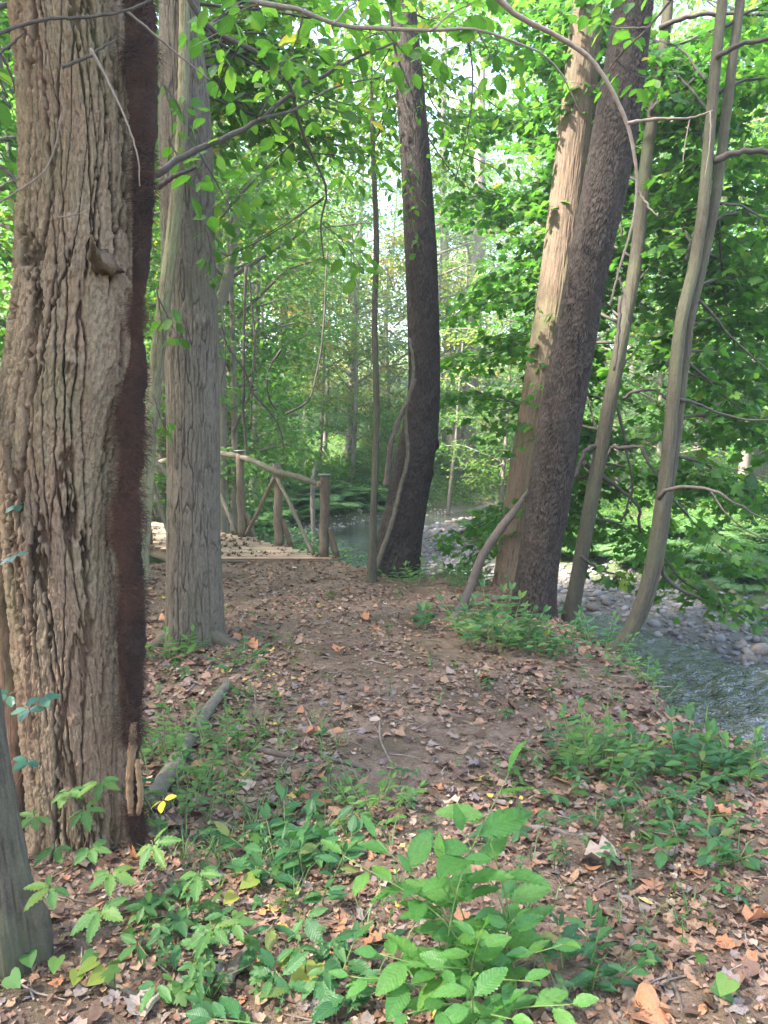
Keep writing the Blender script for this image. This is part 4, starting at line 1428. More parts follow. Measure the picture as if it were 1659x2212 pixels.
# ------------------------------------------------------------------ boughs that reach into the picture from above and from the side
def bough(label, limbs, sprays, name='overhanging_branch', leaf_size=.112, gap=.075, mats='twig', stuff=None, fill=1.0):
    p0 = at(limbs[0][0][0][0], limbs[0][0][0][1], limbs[0][1])
    t = thing(name, label, 'branch', tuple(p0), 'leafy branches hanging into view')
    for q, (pts, y0, y1, r0, r1) in enumerate(limbs):
        br = MB()
        limb_px(br, pts, y0, y1, r0, r1, 24, 7, .10)
        br.build('side_branch' if q else 'branch_stem', M[mats], t)
    lm, br = MB(), MB()
    class Catch:
        def leaves(s, tpl, P, D, N, sz, va):
            lim = 280
            for k in range(len(P)):
                if Catch.n < lim:
                    put_leaf(t, p0, LM['bough'][random.randrange(3)], P[k], D[k], N[k], sz[k])
                    Catch.n += 1
                else:
                    lm.leaves(OVAL, P[k:k + 1], D[k:k + 1], N[k:k + 1], sz[k:k + 1], va[k:k + 1])
    Catch.n = 0
    for pts, y0, y1, wd in sprays:
        Pb = limb_px(br, pts, y0, y1, .006, .002, 14, 4)
        spray(Catch(), br, Pb, wd, OVAL, leaf_size, gap, .0022, .15, fill, up=.45)
    tag(br.build('twigs', M[mats], t), kind='stuff')
    if lm.n:
        tag(lm.build('foliage', M['beech'], t), kind='stuff')
    return t


bough('leafy dark limb slanting up from the hairy vine across the grey tree',
      [([(338, 378), (400, 335), (480, 300), (560, 258), (625, 205), (720, 150), (850, 92)], 4.2, 5.2, .020, .008),
       ([(340, 405), (380, 380), (425, 362)], 4.1, 4.0, .014, .008),
       ([(560, 258), (640, 235), (720, 190), (830, 165)], 4.6, 5.4, .010, .004)],
      [([(480, 300), (520, 340), (560, 380)], 4.4, 4.8, .4), ([(625, 205), (700, 230), (790, 260)], 4.8, 5.4, .5),
       ([(720, 150), (780, 90), (860, 50)], 5.0, 5.4, .45), ([(430, 330), (470, 400), (500, 450)], 4.2, 4.6, .35), ([(560, 250), (600, 180), (660, 120)], 4.6, 4.9, .4)])
bough('long leafy branch curving down from the top beside the grey tree',
      [([(395, -30), (450, 60), (520, 95), (590, 140), (622, 180), (640, 235), (655, 290), (672, 330), (697, 380), (705, 425), (692, 480), (700, 560)], 4.4, 5.6, .018, .005),
       ([(640, 300), (600, 340), (520, 420), (478, 470)], 5.1, 5.4, .006, .003), ([(700, 425), (640, 470), (560, 520), (480, 560)], 5.4, 5.8, .006, .003)],
      [([(450, 60), (500, 30), (560, 10)], 4.5, 4.8, .4), ([(520, 95), (480, 170), (460, 240)], 4.6, 4.9, .4), ([(590, 140), (660, 120), (740, 100)], 4.7, 5.1, .45),
       ([(640, 300), (560, 380), (480, 470)], 5.1, 5.5, .4), ([(672, 330), (740, 340), (800, 380)], 5.2, 5.6, .4), ([(700, 430), (620, 480), (500, 550)], 5.5, 5.9, .5), ([(692, 480), (740, 520), (790, 590)], 5.5, 5.9, .35)])
bough('bare-ended grey branch running across the top toward the pale tree',
      [([(430, -25), (560, 5), (655, 24), (720, 52), (830, 62), (930, 66), (1030, 64), (1110, 92), (1180, 122), (1222, 178), (1250, 240)], 4.0, 4.6, .015, .004)],
      [([(720, 52), (760, 10), (820, -20)], 4.1, 4.5, .5), ([(830, 62), (870, 110), (930, 150)], 4.2, 4.7, .4), ([(930, 66), (990, 20), (1060, 0)], 4.2, 4.7, .5),
       ([(655, 24), (640, 90), (600, 150)], 4.1, 4.5, .4), ([(1030, 64), (1060, 120), (1100, 200)], 4.3, 4.8, .4), ([(560, 5), (500, 40), (470, 100)], 4.0, 4.3, .4)], mats='palewig')
bough('thin drooping twig with leaves hanging past the scaly middle tree',
      [([(840, -30), (858, 120), (895, 215), (905, 258)], 5.2, 5.4, .012, .004), ([(1005, 60), (1018, 120), (1018, 230), (1000, 330), (980, 400)], 5.2, 5.6, .008, .003)],
      [([(858, 120), (820, 180), (770, 230)], 5.2, 5.6, .4), ([(895, 215), (950, 260), (1020, 290)], 5.3, 5.8, .45), ([(1018, 180), (1070, 230), (1130, 260)], 5.4, 5.9, .4),
       ([(870, 300), (880, 360), (900, 420)], 7.9, 8.0, .3), ([(880, 400), (890, 470), (900, 520)], 7.9, 8.0, .3), ([(1000, 330), (1060, 360), (1130, 400)], 5.5, 6.0, .4)], leaf_size=.08)
bough('leafy spray hanging over the top of the dark leaning tree',
      [([(1480, -40), (1400, 60), (1330, 130), (1290, 190)], 5.0, 5.4, .010, .004)],
      [([(1400, 60), (1340, 60), (1270, 50)], 5.1, 5.5, .45), ([(1330, 130), (1370, 160), (1420, 170)], 5.3, 5.6, .35), ([(1450, 0), (1380, -10), (1300, 0)], 5.0, 5.4, .4)])
bough('leafy twigs at the edge beside the top of the furrowed trunk',
      [([(-40, 60), (10, 130), (40, 210)], 3.6, 3.7, .010, .004), ([(-40, 330), (20, 375), (52, 412)], 3.3, 3.2, .012, .005)],
      [([(-40, 100), (0, 170), (30, 250)], 3.7, 3.9, .35), ([(-40, 300), (0, 330), (40, 400)], 3.8, 4.0, .35), ([(-60, 480), (-10, 520), (40, 560)], 4.2, 4.6, .4), ([(-60, 650), (-20, 680), (20, 740)], 4.4, 4.8, .35)])
bough('small leafy shoots between the hairy vine and grey tree',
      [([(350, 170), (372, 260), (362, 360)], 5.1, 5.2, .005, .003), ([(338, 620), (352, 740), (338, 860)], 5.1, 5.2, .005, .003)],
      [([(350, 180), (380, 220), (400, 270)], 5.1, 5.2, .22), ([(362, 300), (380, 330), (400, 360)], 5.1, 5.2, .22), ([(440, 480), (455, 540), (450, 590)], 5.2, 5.3, .22), ([(340, 640), (360, 680), (380, 720)], 5.0, 5.1, .2), ([(335, 860), (345, 900), (360, 930)], 5.0, 5.1, .2)], leaf_size=.09)


def bare(label, limbs, name='bare_branch', mat='palewig', cat='branch', group=None):
    p0 = at(*limbs[0][0][0], limbs[0][1])
    t = thing(name, label, cat, tuple(p0), group)
    for k, (pts, y0, y1, r0, r1) in enumerate(limbs):
        mb = MB()
        limb_px(mb, pts, y0, y1, r0, r1, max(14, len(pts) * 5), 7, .12)
        mb.build('branch_stem' if k == 0 else 'side_twig', M[mat], t)
    return t


bare('bare grey branch arching down in front of the two leaning trees',
     [([(1050, -30), (1110, 28), (1200, 76), (1278, 130), (1330, 212), (1354, 268), (1372, 345), (1376, 412), (1362, 500), (1338, 580), (1318, 660)], 3.4, 3.6, .0135, .004),
      ([(1376, 412), (1400, 445), (1421, 467)], 3.55, 3.5, .007, .003), ([(1356, 266), (1420, 256), (1490, 255), (1540, 238)], 3.45, 3.4, .008, .003),
      ([(1490, 256), (1480, 310), (1475, 355)], 3.42, 3.4, .003, .0015), ([(1338, 600), (1352, 650), (1356, 705)], 3.6, 3.58, .005, .0025), ([(1534, 240), (1534, 300), (1522, 385)], 3.4, 3.4, .003, .0015)])
bare('thin pale dead twig hanging across the furrowed trunk and the vine',
     [([(196, 105), (240, 190), (272, 260), (296, 330), (302, 402)], 2.4, 2.45, .0045, .002), ([(275, 25), (340, 80), (400, 130), (452, 172)], 2.6, 2.9, .005, .0025)])
bare('dark arched twigs crossing the top of the furrowed trunk',
     [([(-30, 90), (30, 60), (100, 42), (200, 36), (280, 20), (340, -8)], 2.4, 2.6, .006, .004), ([(134, 145), (190, 122), (250, 85)], 2.45, 2.5, .006, .003), ([(-20, 130), (20, 100), (50, 72)], 2.4, 2.4, .004, .003)], mat='twig')
bare('very thin dead twig curving over the middle of the furrowed trunk',
     [([(-15, 445), (50, 405), (95, 370), (118, 320), (132, 250)], 2.42, 2.5, .003, .0015), ([(128, 470), (160, 464), (192, 456)], 2.5, 2.5, .003, .0015)])

VX = lambda L: [(438.9 + .3307 * a, 493.7 + .3307 * b) for a, b in L]
for lb, L, y0, y1, r0, r1 in (
        ('dark vertical vine hanging nearest the grey tree beyond the bridge rail', [(280, 250), (270, 450), (265, 900), (262, 1250), (290, 1500)], 12.8, 13.0, .030, .036),
        ('pale crooked vine slanting through the other hanging vines', [(110, 620), (165, 780), (270, 930), (310, 1050), (400, 1160), (480, 1260), (530, 1440)], 12.4, 12.8, .030, .022),
        ('long looping vine curving down and back like a hook', [(810, 150), (800, 330), (790, 600), (740, 950), (680, 1130), (540, 1210)], 13.0, 12.6, .016, .026),
        ('short bowed dark vine between the looping and vertical vines', [(510, 790), (440, 900), (418, 1050), (440, 1130), (482, 1190)], 12.6, 12.8, .026, .018),
        ('thin wavy vine next to the dark vertical vine', [(300, 250), (310, 430), (335, 700), (322, 1000), (310, 1300)], 13.2, 13.3, .022, .018),
        ('thin vine stem sweeping from the vertical vines to low left', [(130, 500), (140, 900), (115, 1050), (150, 1180), (240, 1150), (265, 1040)], 12.9, 12.8, .014, .012),
        ('fine vine forked off the dark vertical vine', [(270, 990), (330, 930), (345, 860), (385, 820)], 12.8, 12.7, .022, .012)):
    bare(lb, [(VX(L), y0, y1, r0 * .8, r1 * .8)], 'hanging_vine', 'twig', 'vine', 'vines hanging beyond the bridge')
# slanted snags and pale trunks in the wood
for lb, pts, Y, rr in (('pale broken snag standing above the footbridge rail', [(676, 1040), (681, 1005), (688, 975)], 19, (.055, .055, .045)),
                       ('thick pale trunk with dead vines beyond the far creek bend', [(1000, 1075), (1008, 1000), (1014, 900), (1022, 780), (1030, 640), (1036, 400), (1040, 100)], 31, (.36, .33, .31, .29, .26, .22, .15)),
                       ('straight brown trunk beyond the double-stemmed tree', [(1552, 1060), (1554, 950), (1556, 800), (1558, 600), (1560, 300), (1562, 0)], 20, (.18, .175, .17, .16, .14, .12)),
                       ('pale straight trunk at the picture edge beyond the creek', [(1653, 950), (1655, 800), (1658, 650), (1662, 400), (1668, 0)], 23, (.16, .15, .14, .13, .10)),
                       ('slender pale trunk high above the footbridge', [(556, 1000), (552, 800), (548, 500), (545, 200), (544, -60)], 25, (.17, .16, .15, .14, .12)),
                       ('dark trunk just behind the grey tree by the bridge', [(345, 1080), (352, 900), (356, 700), (360, 500), (364, 200)], 15, (.14, .13, .12, .10, .08)),
                       ('short crooked trunk leaning out behind the grey tree', [(480, 1010), (476, 800), (470, 680), (488, 615), (500, 560), (520, 420)], 14, (.10, .10, .10, .10, .09, .06)),
                       ('thin leaning creek-bank tree with exposed roots at the far bend', [(968, 1088), (974, 1040), (984, 960), (990, 860), (1000, 740)], 26, (.07, .06, .05, .04, .03))):
    Pb = np.array([at(x, y, Y) for x, y in pts])
    Pb[0, 2] = min(Pb[0, 2], hz(Pb[0, 0], Pb[0, 1]))
    t_ = thing('woodland_tree', lb, 'tree', base_of(Pb))
    mb = MB()
    Pq = smooth_path(np.column_stack([Pb, rr]), 60)
    mb.tube(Pq[:, :3], Pq[:, 3], 12, .5, True, .10)
    mb.build('trunk', M['bark_far'], t_)

# ------------------------------------------------------------------ plants in front
def stem_tube(mb, P, r0=.0035, r1=.0015):
    mb.tube(P, np.linspace(r0, r1, len(P)), 5, .5, True)


def shoot(t, base0, mb, pts, kind, size, n, petiole=.012, start=.15, droop_=.3, opposite=False, lat=1.0, grow=None):
    """leaves in two ranks along a stem through pts"""
    P = smooth_path(np.array(pts), 14)
    mb = MB()
    stem_tube(mb, P)
    s = np.linspace(start, 1, n)
    for q, f in enumerate(s):
        p = np.array([np.interp(f * 13, np.arange(14), P[:, k]) for k in range(3)])
        t_ = P[min(13, int(f * 13) + 1)] - P[min(12, int(f * 13))]
        t_ = t_ / (np.linalg.norm(t_) + 1e-9)
        h = np.array([1.0, .35, 0]) if abs(t_[2]) > .6 else np.array([-t_[1], t_[0], 0.0])
        h = h / np.linalg.norm(h)
        az = rng.normal(0, .5)
        h = np.array([h[0] * math.cos(az) - h[1] * math.sin(az), h[0] * math.sin(az) + h[1] * math.cos(az), 0])
        for sd in ((1, -1) if opposite else ((1,) if q % 2 else (-1,))):
            d = h * sd * lat + t_ * rng.uniform(.25, .7) + np.array([0, 0, rng.uniform(-droop_, .1)])
            if f > .985:
                d = t_ + h * .3 * sd
            d /= np.linalg.norm(d)
            sz = size * (grow(f) if grow else (1 - .35 * abs(f - .55) * 1.6)) * rng.uniform(.8, 1.15)
            nrm = np.array([rng.normal(0, .25), rng.normal(-.25, .25), 1.0])
            me = LM[kind][random.randrange(len(LM[kind]))]
            put_leaf(t, base0, me, p + d * petiole, d, nrm, sz)
            mb.tube(np.array([p, p + d * petiole]), [.0012, .0010], 3, .5, False)
    mb.build('stem', M['stem'], t)


bx = gnd(1035, 2190)
elm = thing('elm_sapling', 'bright green broad-leaved sapling with toothed leaves in the foreground', 'sapling', tuple(bx))
mb = MB()
tips = [((955, 1868), 1.96, .105, 8), ((1060, 1822), 1.94, .11, 8), ((1000, 1800), 1.98, .105, 8), ((1097, 1675), 2.04, .140, 9), ((815, 1815), 2.05, .115, 8), ((745, 1850), 2.0, .10, 7), ((890, 1890), 1.98, .10, 8), ((958, 1935), 1.98, .09, 7), ((1110, 1985), 1.90, .09, 8), ((1215, 2040), 1.84, .085, 7),
        ((820, 2060), 1.86, .10, 8), ((1040, 2010), 1.80, .085, 8), ((760, 2110), 1.80, .09, 7), ((1150, 2120), 1.76, .085, 7), ((930, 2090), 1.78, .09, 7), ((1015, 2120), 1.70, .08, 6), ((1230, 2170), 1.72, .08, 6), ((880, 2190), 1.68, .085, 6), ((1100, 2200), 1.66, .08, 6)]
for (x, y), Y, sz, n in tips:
    b0 = np.array([bx[0] + rng.normal(0, .05), bx[1] + rng.normal(-.02, .05), 0])
    b0[2] = hz(b0[0], b0[1])
    tip = at(x, y, Y)
    midp = b0 * .45 + tip * .55 + np.array([(b0[0] - tip[0]) * .20, 0, .06 * np.linalg.norm(tip - b0)])
    shoot(elm, bx, mb, [b0, midp, tip], 'elm', sz * 1.18, n, .008, .30, .25, grow=lambda f: 1.0 - .40 * max(0, f - .8) / .2)


def compound(t, base0, p, d, n_l, size, kind='creeper', up=(0, 0, 1), pet=.0, mbx=None, spread=1.05):
    """palmate leaf: a stalk part with leaflets under it"""
    mb = MB()
    p = np.array(p)
    d = np.array(d) / np.linalg.norm(d)
    mb.tube(np.array([p - d * pet, p - d * pet * .5 + (0, 0, .004), p]), [.0016, .0014, .0012], 4, .5)
    stalk = bpy.data.objects.new('leaf_stalk', mb.mesh('leaf_stalk', M['redstem'], base0))
    C.objects.link(stalk)
    stalk.parent = t
    side = np.cross(d, np.array(up))
    side /= np.linalg.norm(side) + 1e-9
    for q in range(n_l):
        a = (q - (n_l - 1) / 2) * spread
        dd = d * math.cos(a) + side * math.sin(a) + np.array([0, 0, rng.uniform(-.25, .02)])
        put_leaf(stalk, base0, LM[kind][random.randrange(len(LM[kind]))], p + dd * .006, dd, np.array(up) + rng.normal(0, .22, 3), size * (1.0 - .16 * abs(q - (n_l - 1) / 2)) * rng.uniform(.9, 1.1), 'leaflet')


def creeper(label, root, leaves_, kind='creeper', n_l=5, size=.075, name='creeper_vine', cat='plant', group=None, spread=1.0):
    r0 = gnd(*root)
    t = thing(name, label, cat, tuple(r0), group)
    mb = MB()
    for (x, y, Y, dx) in leaves_:
        p = at(x, y, Y) if Y else gnd(x, y) + np.array([0, 0, .06])
        b0 = r0 + np.array([rng.normal(0, .03), rng.normal(0, .03), 0])
        mb = MB()
        mb.tube(smooth_path(np.array([b0, b0 * .4 + p * .6 + (0, 0, -.015), p]), 8), np.linspace(.0022, .0014, 8), 4, .5)
        mb.build('stem', M['redstem'], t)
        compound(t, r0, p, (dx, -.7, -.05), n_l, size * rng.uniform(.85, 1.15), kind, (rng.normal(0, .2), -.45, 1), .02, spread=spread)
    return t


creeper('five-leaflet creeper climbing at the foot of the furrowed trunk', (150, 1880), [(78, 1762, 2.35, -.5), (182, 1748, 2.42, .4), (118, 1832, 2.3, -.3), (196, 1832, 2.32, .4), (148, 1708, 2.5, 0), (215, 1690, 2.52, .2)], size=.082)
creeper('five-leaflet creeper with a large leaf beside the curled brown leaf', (236, 1975), [(240, 1885, 2.22, .2), (217, 1965, 2.05, 0), (110, 1915, 2.15, -.4), (330, 1822, 2.3, .5)], size=.100)
creeper('five-leaflet creeper leaf standing alone on a long stalk', (425, 1990), [(428, 1888, 2.18, .1), (500, 1990, 2.1, .5), (460, 2005, 2.08, -.2)], size=.085)
creeper('pale spotted creeper low on the litter before the furrowed trunk', (420, 2050), [(375, 2020, 0, -.2), (405, 2000, 0, .2), (312, 2010, 0, -.5)], kind='creeper', n_l=3, size=.06)
creeper('glossy greenbrier leaves beside the lower trunk at picture edge', (40, 1720), [(62, 1530, 2.45, 0), (20, 1500, 2.5, -.6), (90, 1505, 2.42, .6), (40, 1090, 2.7, .3), (60, 1640, 2.4, -.2), (30, 1200, 2.6, .2)], 'brier', 3, .055, 'greenbrier', spread=1.3)
creeper('dark three-leaflet plants spreading low in front of the elm sapling', (640, 2110), [(490, 2020, 0, -.5), (590, 2040, 0, 0), (660, 2020, 0, .4), (560, 2080, 0, -.4), (640, 2090, 0, .2), (720, 2070, 0, .4), (590, 2150, 0, -.2), (690, 2150, 0, .3)], 'herb', 3, .085, 'trifoliate_plant', spread=1.25)
creeper('dark trifoliate seedlings at the bottom between the violets', (390, 2130), [(300, 2080, 0, -.5), (385, 2075, 0, .1), (410, 2150, 0, .4), (340, 2170, 0, -.3)], 'herb', 3, .07, 'trifoliate_plant', spread=1.25)
t_ = creeper('three bright yellow leaflets on a low stem beside the trunk', (372, 1775), [(352, 1728, 2.75, .1)], 'yellow', 3, .055, 'yellow_trifoliate_seedling', spread=1.5)


def herb_clump(label, px, py, spread, h, nst, kind, size, n, name='herb_clump', cat='plant', opposite=True, lean=(0, 0), stemmat='stem', Y=None):
    b0 = gnd(px, py)
    t = thing(name, label, cat, tuple(b0))
    mb = MB()
    for q in range(nst):
        a = q * 2.4 + rng.uniform(-.3, .3)
        rr = spread * math.sqrt((q + .5) / nst)
        p0 = b0 + np.array([math.cos(a) * rr * .7, math.sin(a) * rr * .7, 0])
        p0[2] = hz(p0[0], p0[1])
        hh = h * rng.uniform(.6, 1.1) * (1 - .35 * rr / spread)
        tip = p0 + np.array([math.cos(a) * rr * .5 + lean[0] * hh + rng.normal(0, .02), math.sin(a) * rr * .5 + lean[1] * hh, hh])
        k = kind if isinstance(kind, str) else kind[q % len(kind)]
        shoot(t, b0, mb, [p0, (p0 + tip) / 2 + np.array([0, 0, .05 * hh]), tip], k, size, n, .008, .30, .4, opposite)
    return t


herb_clump('bright green leafy herb clump beside the creek edge', 1290, 1665, .22, .30, 20, ('herb_light', 'herb_light', 'herb'), .062, 6)
herb_clump('low dark herbs under the bright green herb clump', 1300, 1715, .32, .12, 8, 'herb', .065, 4)
herb_clump('dark broad-leaved herb clump nearest the water', 1490, 1660, .26, .20, 14, 'herb', .090, 5)
herb_clump('sparse dark seedlings in front of the broad-leaved herbs', 1440, 1740, .28, .11, 9, ('herb', 'herb_light'), .055, 4)
herb_clump('dense leafy shrub at the foot of the dark leaning tree', 1068, 1395, .34, .42, 24, ('herb', 'herb', 'herb_light'), .085, 6, 'low_shrub', 'shrub')
herb_clump('low leafy shrub spreading in front of the dark tree base', 1165, 1405, .26, .26, 14, 'herb', .085, 5, 'low_shrub', 'shrub')
herb_clump('single dark seedling left of the leafy shrub on bare soil', 915, 1360, .06, .22, 3, 'herb', .11, 4)
herb_clump('dark jewelweed-like plant cluster left of the elm sapling', 610, 1850, .20, .15, 9, 'herb', .095, 4)
herb_clump('dark leafy patch beneath the left edge of the elm sapling', 690, 1920, .20, .14, 5, ('herb', 'trifol'), .085, 4)
herb_clump('light green seedlings near the middle left of the elm sapling', 800, 1745, .22, .12, 12, 'herb_light', .05, 4)
herb_clump('small-leaved green bush at the foot of the fallen log', 400, 1760, .26, .28, 10, 'small', .040, 6)
herb_clump('small-leaved wild shoots beside the fallen log', 470, 1650, .28, .26, 8, 'small', .038, 6)
herb_clump('airy green shoots at the base of the hairy vine', 345, 1640, .14, .26, 8, 'small', .042, 6)
herb_clump('green seedlings at the foot of the grey tree', 370, 1420, .22, .22, 9, ('herb_light', 'small'), .06, 5)
herb_clump('blue-green seedlings right of the grey tree roots', 520, 1430, .24, .10, 8, 'herb', .06, 4)
herb_clump('broad dark leaves under the elm sapling at the bottom', 690, 2190, .22, .10, 5, 'herb', .10, 4)
herb_clump('small dark shoots at the right foot of the elm sapling', 1250, 2110, .14, .16, 6, 'herb', .07, 4)
herb_clump('seedlings along the creek edge above the water', 1400, 1480, .30, .20, 12, ('herb', 'herb_light'), .06, 5)
herb_clump('low shoots at the foot of the scaly middle tree', 895, 1262, .30, .30, 10, ('herb', 'herb_light'), .07, 5)
herb_clump('shoots growing at the foot of the double-stemmed tree', 1300, 1400, .24, .30, 9, 'herb', .07, 5)
herb_clump('shoots at the picture edge above the water', 1610, 1680, .20, .22, 8, ('herb', 'herb_light'), .075, 5)
herb_clump('dark seedlings among fallen leaves near the right corner', 1500, 1850, .18, .14, 6, 'herb', .085, 4)
herb_clump('leafy shoots between the leaning dead branch and pale tree', 1010, 1270, .30, .40, 12, 'herb', .08, 6)

# pale heart-shaped violets
for k, (x, y, kd) in enumerate([(203, 2122, 'violet'), (150, 2128, 'violet'), (252, 2132, 'violet'), (340, 2165, 'greenheart'), (402, 2170, 'violet'), (500, 1975, 'violet'), (512, 2000, 'violet'), (655, 2130, 'violet'), (700, 2125, 'violet'), (55, 2100, 'greenheart'), (105, 2110, 'greenheart'), (480, 2040, 'violet'), (195, 2090, 'greenheart'),
                                (570, 1925, 'violet'), (620, 2090, 'violet'), (0, 2150, 'greenheart'), (1595, 2160, 'greenheart'), (1540, 2150, 'greenheart')]):
    b0 = gnd(x, y)
    where = ['at the bottom edge left of the dark trifoliate seedlings', 'beside the lone creeper leaf', 'among dark leaves below the elm sapling', 'in the leaf litter at the right bottom corner'][0 if x < 300 else 1 if x < 530 else 2 if x < 1000 else 3]
    t = thing('violet_leaf_plant', f'{"pale yellow-green" if kd == "violet" else "green"} heart-shaped violet leaf {where}', 'plant', tuple(b0), 'heart-leaved violets')
    mb = MB()
    p1 = b0 + np.array([rng.normal(0, .02), -.01, rng.uniform(.03, .07)])
    mb.tube(np.array([b0, (b0 + p1) / 2 + (.005, 0, 0), p1]), [.0014, .0012, .001], 4)
    mb.build('stem', M['stem'], t)
    put_leaf(t, b0, LM[kd][0], p1, (rng.normal(0, .7), -.7, -.1), (rng.normal(0, .3), -.5, 1), rng.uniform(.045, .065))


# ------------------------------------------------------------------ small seedlings, one mesh each
def place_words(x, y):
    px, py = to_px((x, y, 0))
    if y < 2.5:
        return 'in front of the furrowed trunk' if x < -.75 else 'beside the elm sapling' if x < .1 else 'just beyond the elm sapling' if x < .5 and y > 1.9 else 'in the near corner by the elm sapling' if x < .9 else 'on the near soil toward the creek'
    if y < 3.6:
        return 'near the fallen log' if x < -.55 else 'on the near part of the path' if x < .45 else 'by the bright herb clump'
    if y < 5.2:
        return 'between the log and grey tree' if x < -.7 else 'in the middle of the bare path' if x < .7 else 'on the slope before the leaning trees' if x < 1.6 else 'at the creek edge'
    if y < 7.2:
        return 'beside the grey tree' if x < -.9 else 'on the path past the grey tree' if x < .5 else 'near the foot of the dark leaning tree'
    return 'on the path before the footbridge' if x < -.3 else 'near the scaly middle tree'


def seedling_kind(tpl, n, size, h, mat, pairs=2):
    mb, LPs = MB(), []
    mb.tube(np.array([(0, 0, -.01), (.004, 0, h * .5), (0, .004, h)]), [.0020, .0016, .0010], 4)
    P_, D_, N_ = [], [], []
    for q in range(pairs):
        for k in range(n):
            a = k * 2 * math.pi / n + q * 1.1
            P_.append((0, 0, h * (1 - .38 * q)))
            D_.append((math.cos(a), math.sin(a), rng.uniform(-.35, .15)))
            N_.append((rng.normal(0, .15), rng.normal(0, .15), 1))
    mb.leaves(tpl, np.array(P_, float), np.array(D_), np.array(N_), size * rng.uniform(.7, 1.1, len(P_)), rng.uniform(0, 1, len(P_)))
    return mb.mesh('seedling', mat)


OV8 = ovate(.28, 1, 6, .2, .2)
SEED = [(seedling_kind(OV8, 3, .055, .07, M['blue'], 2), 'blue-green'), (seedling_kind(OV8, 4, .040, .10, M['fern'], 2), 'light green'), (seedling_kind(OV8, 2, .05, .09, M['light'], 3), 'green'),
        (seedling_kind(OV8, 5, .05, .06, M['blue'], 1), 'five-leaved dark'), (seedling_kind(OVAL, 4, .024, .12, M['fern'], 4), 'fine-leaved'), (seedling_kind(MAPLE, 2, .055, .08, M['light'], 1), 'maple')]
ns = 0
for k in range(4000):
    py = rng.uniform(1290, 2205)
    px = rng.uniform(250, 1655)
    q = gnd(px, py)
    x, y = q[0], q[1]
    dens = .35 + .65 * (vn(np.array([x * 1.3]), np.array([y * 1.3]), seed=77)[0] > .05)
    if px < 640:
        dens *= 1.5
    if 640 < px < 1180 and 1300 < py < 1680:
        dens *= .45
    if px > 1150 and py > 1800:
        dens *= .40
    if rng.random() > dens * .55 or float(terrain_parts(np.array([x]), np.array([y]))[0][0]) > .3:
        continue
    kk = int(rng.integers(0, 6))
    me_, nm = SEED[kk]
    o = link('seedling', me_)
    s_ = rng.uniform(.55, 1.25)
    o.location = (x, y, q[2])
    o.rotation_euler = (rng.normal(0, .18), rng.normal(0, .18), rng.uniform(0, 6.28))
    o.scale = (s_, s_, s_ * rng.uniform(.7, 1.2))
    tag(o, f'small {nm} seedling {place_words(x, y)}', 'seedling', 'seedlings on the forest floor')
    ns += 1
    if ns >= 290:
        break

# grass tufts
mb = MB()
for k in range(230):
    px, py = (rng.uniform(330, 760), rng.uniform(1560, 1900)) if k < 120 else (rng.uniform(300, 1650), rng.uniform(1300, 2200))
    q = gnd(px, py)
    for b_ in range(int(rng.integers(3, 8))):
        a = rng.uniform(0, 6.28)
        L = rng.uniform(.05, .15)
        d = np.array([math.cos(a) * .6, math.sin(a) * .6, 1.0])
        sdv = np.array([-math.sin(a), math.cos(a), 0]) * rng.uniform(.0015, .003)
        p1 = q + d * L * .55
        p2 = q + d * L + np.array([math.cos(a), math.sin(a), -.6]) * L * .35
        mb.add(np.array([q - sdv, q + sdv, p1 - sdv * .9, p1 + sdv * .9, p2]), [(0, 1, 3), (0, 3, 2), (2, 3, 4)], None, rng.uniform(0, 1))
tag(mb.build('grass', M['fern']), 'thin green grass blades scattered over the leaf litter', None, None, 'stuff')

# ------------------------------------------------------------------ fallen leaves
def curl(tpl, a, b_, c):
    V = tpl[0].copy()
    x, y = V[:, 0], V[:, 1] - .4
    V[:, 2] = a * x * x * 2 + b_ * y * y * 1.4 + c * x * y + .05 * np.sin(x * 9 + y * 7)
    V[:, 1] -= .4
    return V, tpl[1]


def ringed(tpl):
    """adds a middle ring so the blade can curl"""
    V, T = tpl
    n = len(V) - 1
    mid = (V[1:] + V[0]) / 2
    W = np.vstack([V, mid])
    t = []
    for k in range(n):
        k2 = (k + 1) % n
        t += [(0, n + 1 + k, n + 1 + k2), (n + 1 + k, 1 + k, 1 + k2), (n + 1 + k, 1 + k2, n + 1 + k2)]
    return W, np.array(t)


MR, OR = ringed(MAPLE), ringed(OVAL)
SYC = ringed(fan([(0, 0), (.18, -.07), (.33, .06), (.36, .2), (.53, .40), (.41, .50), (.43, .66), (.25, .68), (.17, .84), (0, 1)], (0, .35)))
TORN = ringed(fan([(0, 0), (.22, .02), (.34, .25), (.22, .38), (.36, .55), (.15, .8), (0, .86)], (.03, .4)))
FL_SHAPES = [('maple', curl(SYC, .5, .3, .1)), ('maple', curl(SYC, -.3, .5, .3)), ('curled', curl(TORN, 1.3, -.2, -.4)), ('oval', curl(OR, .9, .3, .2)), ('oval', curl(OR, -.6, .4, .4)), ('maple', curl(SYC, .2, -.4, .5))]
FLM = {}
for cn in LIT:
    for k, (sn, tp) in enumerate(FL_SHAPES):
        me = new_mesh('fallen_leaf', tp[0], tp[1], None, {'var': np.full(len(tp[0]), rng.uniform(0, 1))})
        me.materials.append(M['lit_' + cn])
        FLM[cn, k] = me


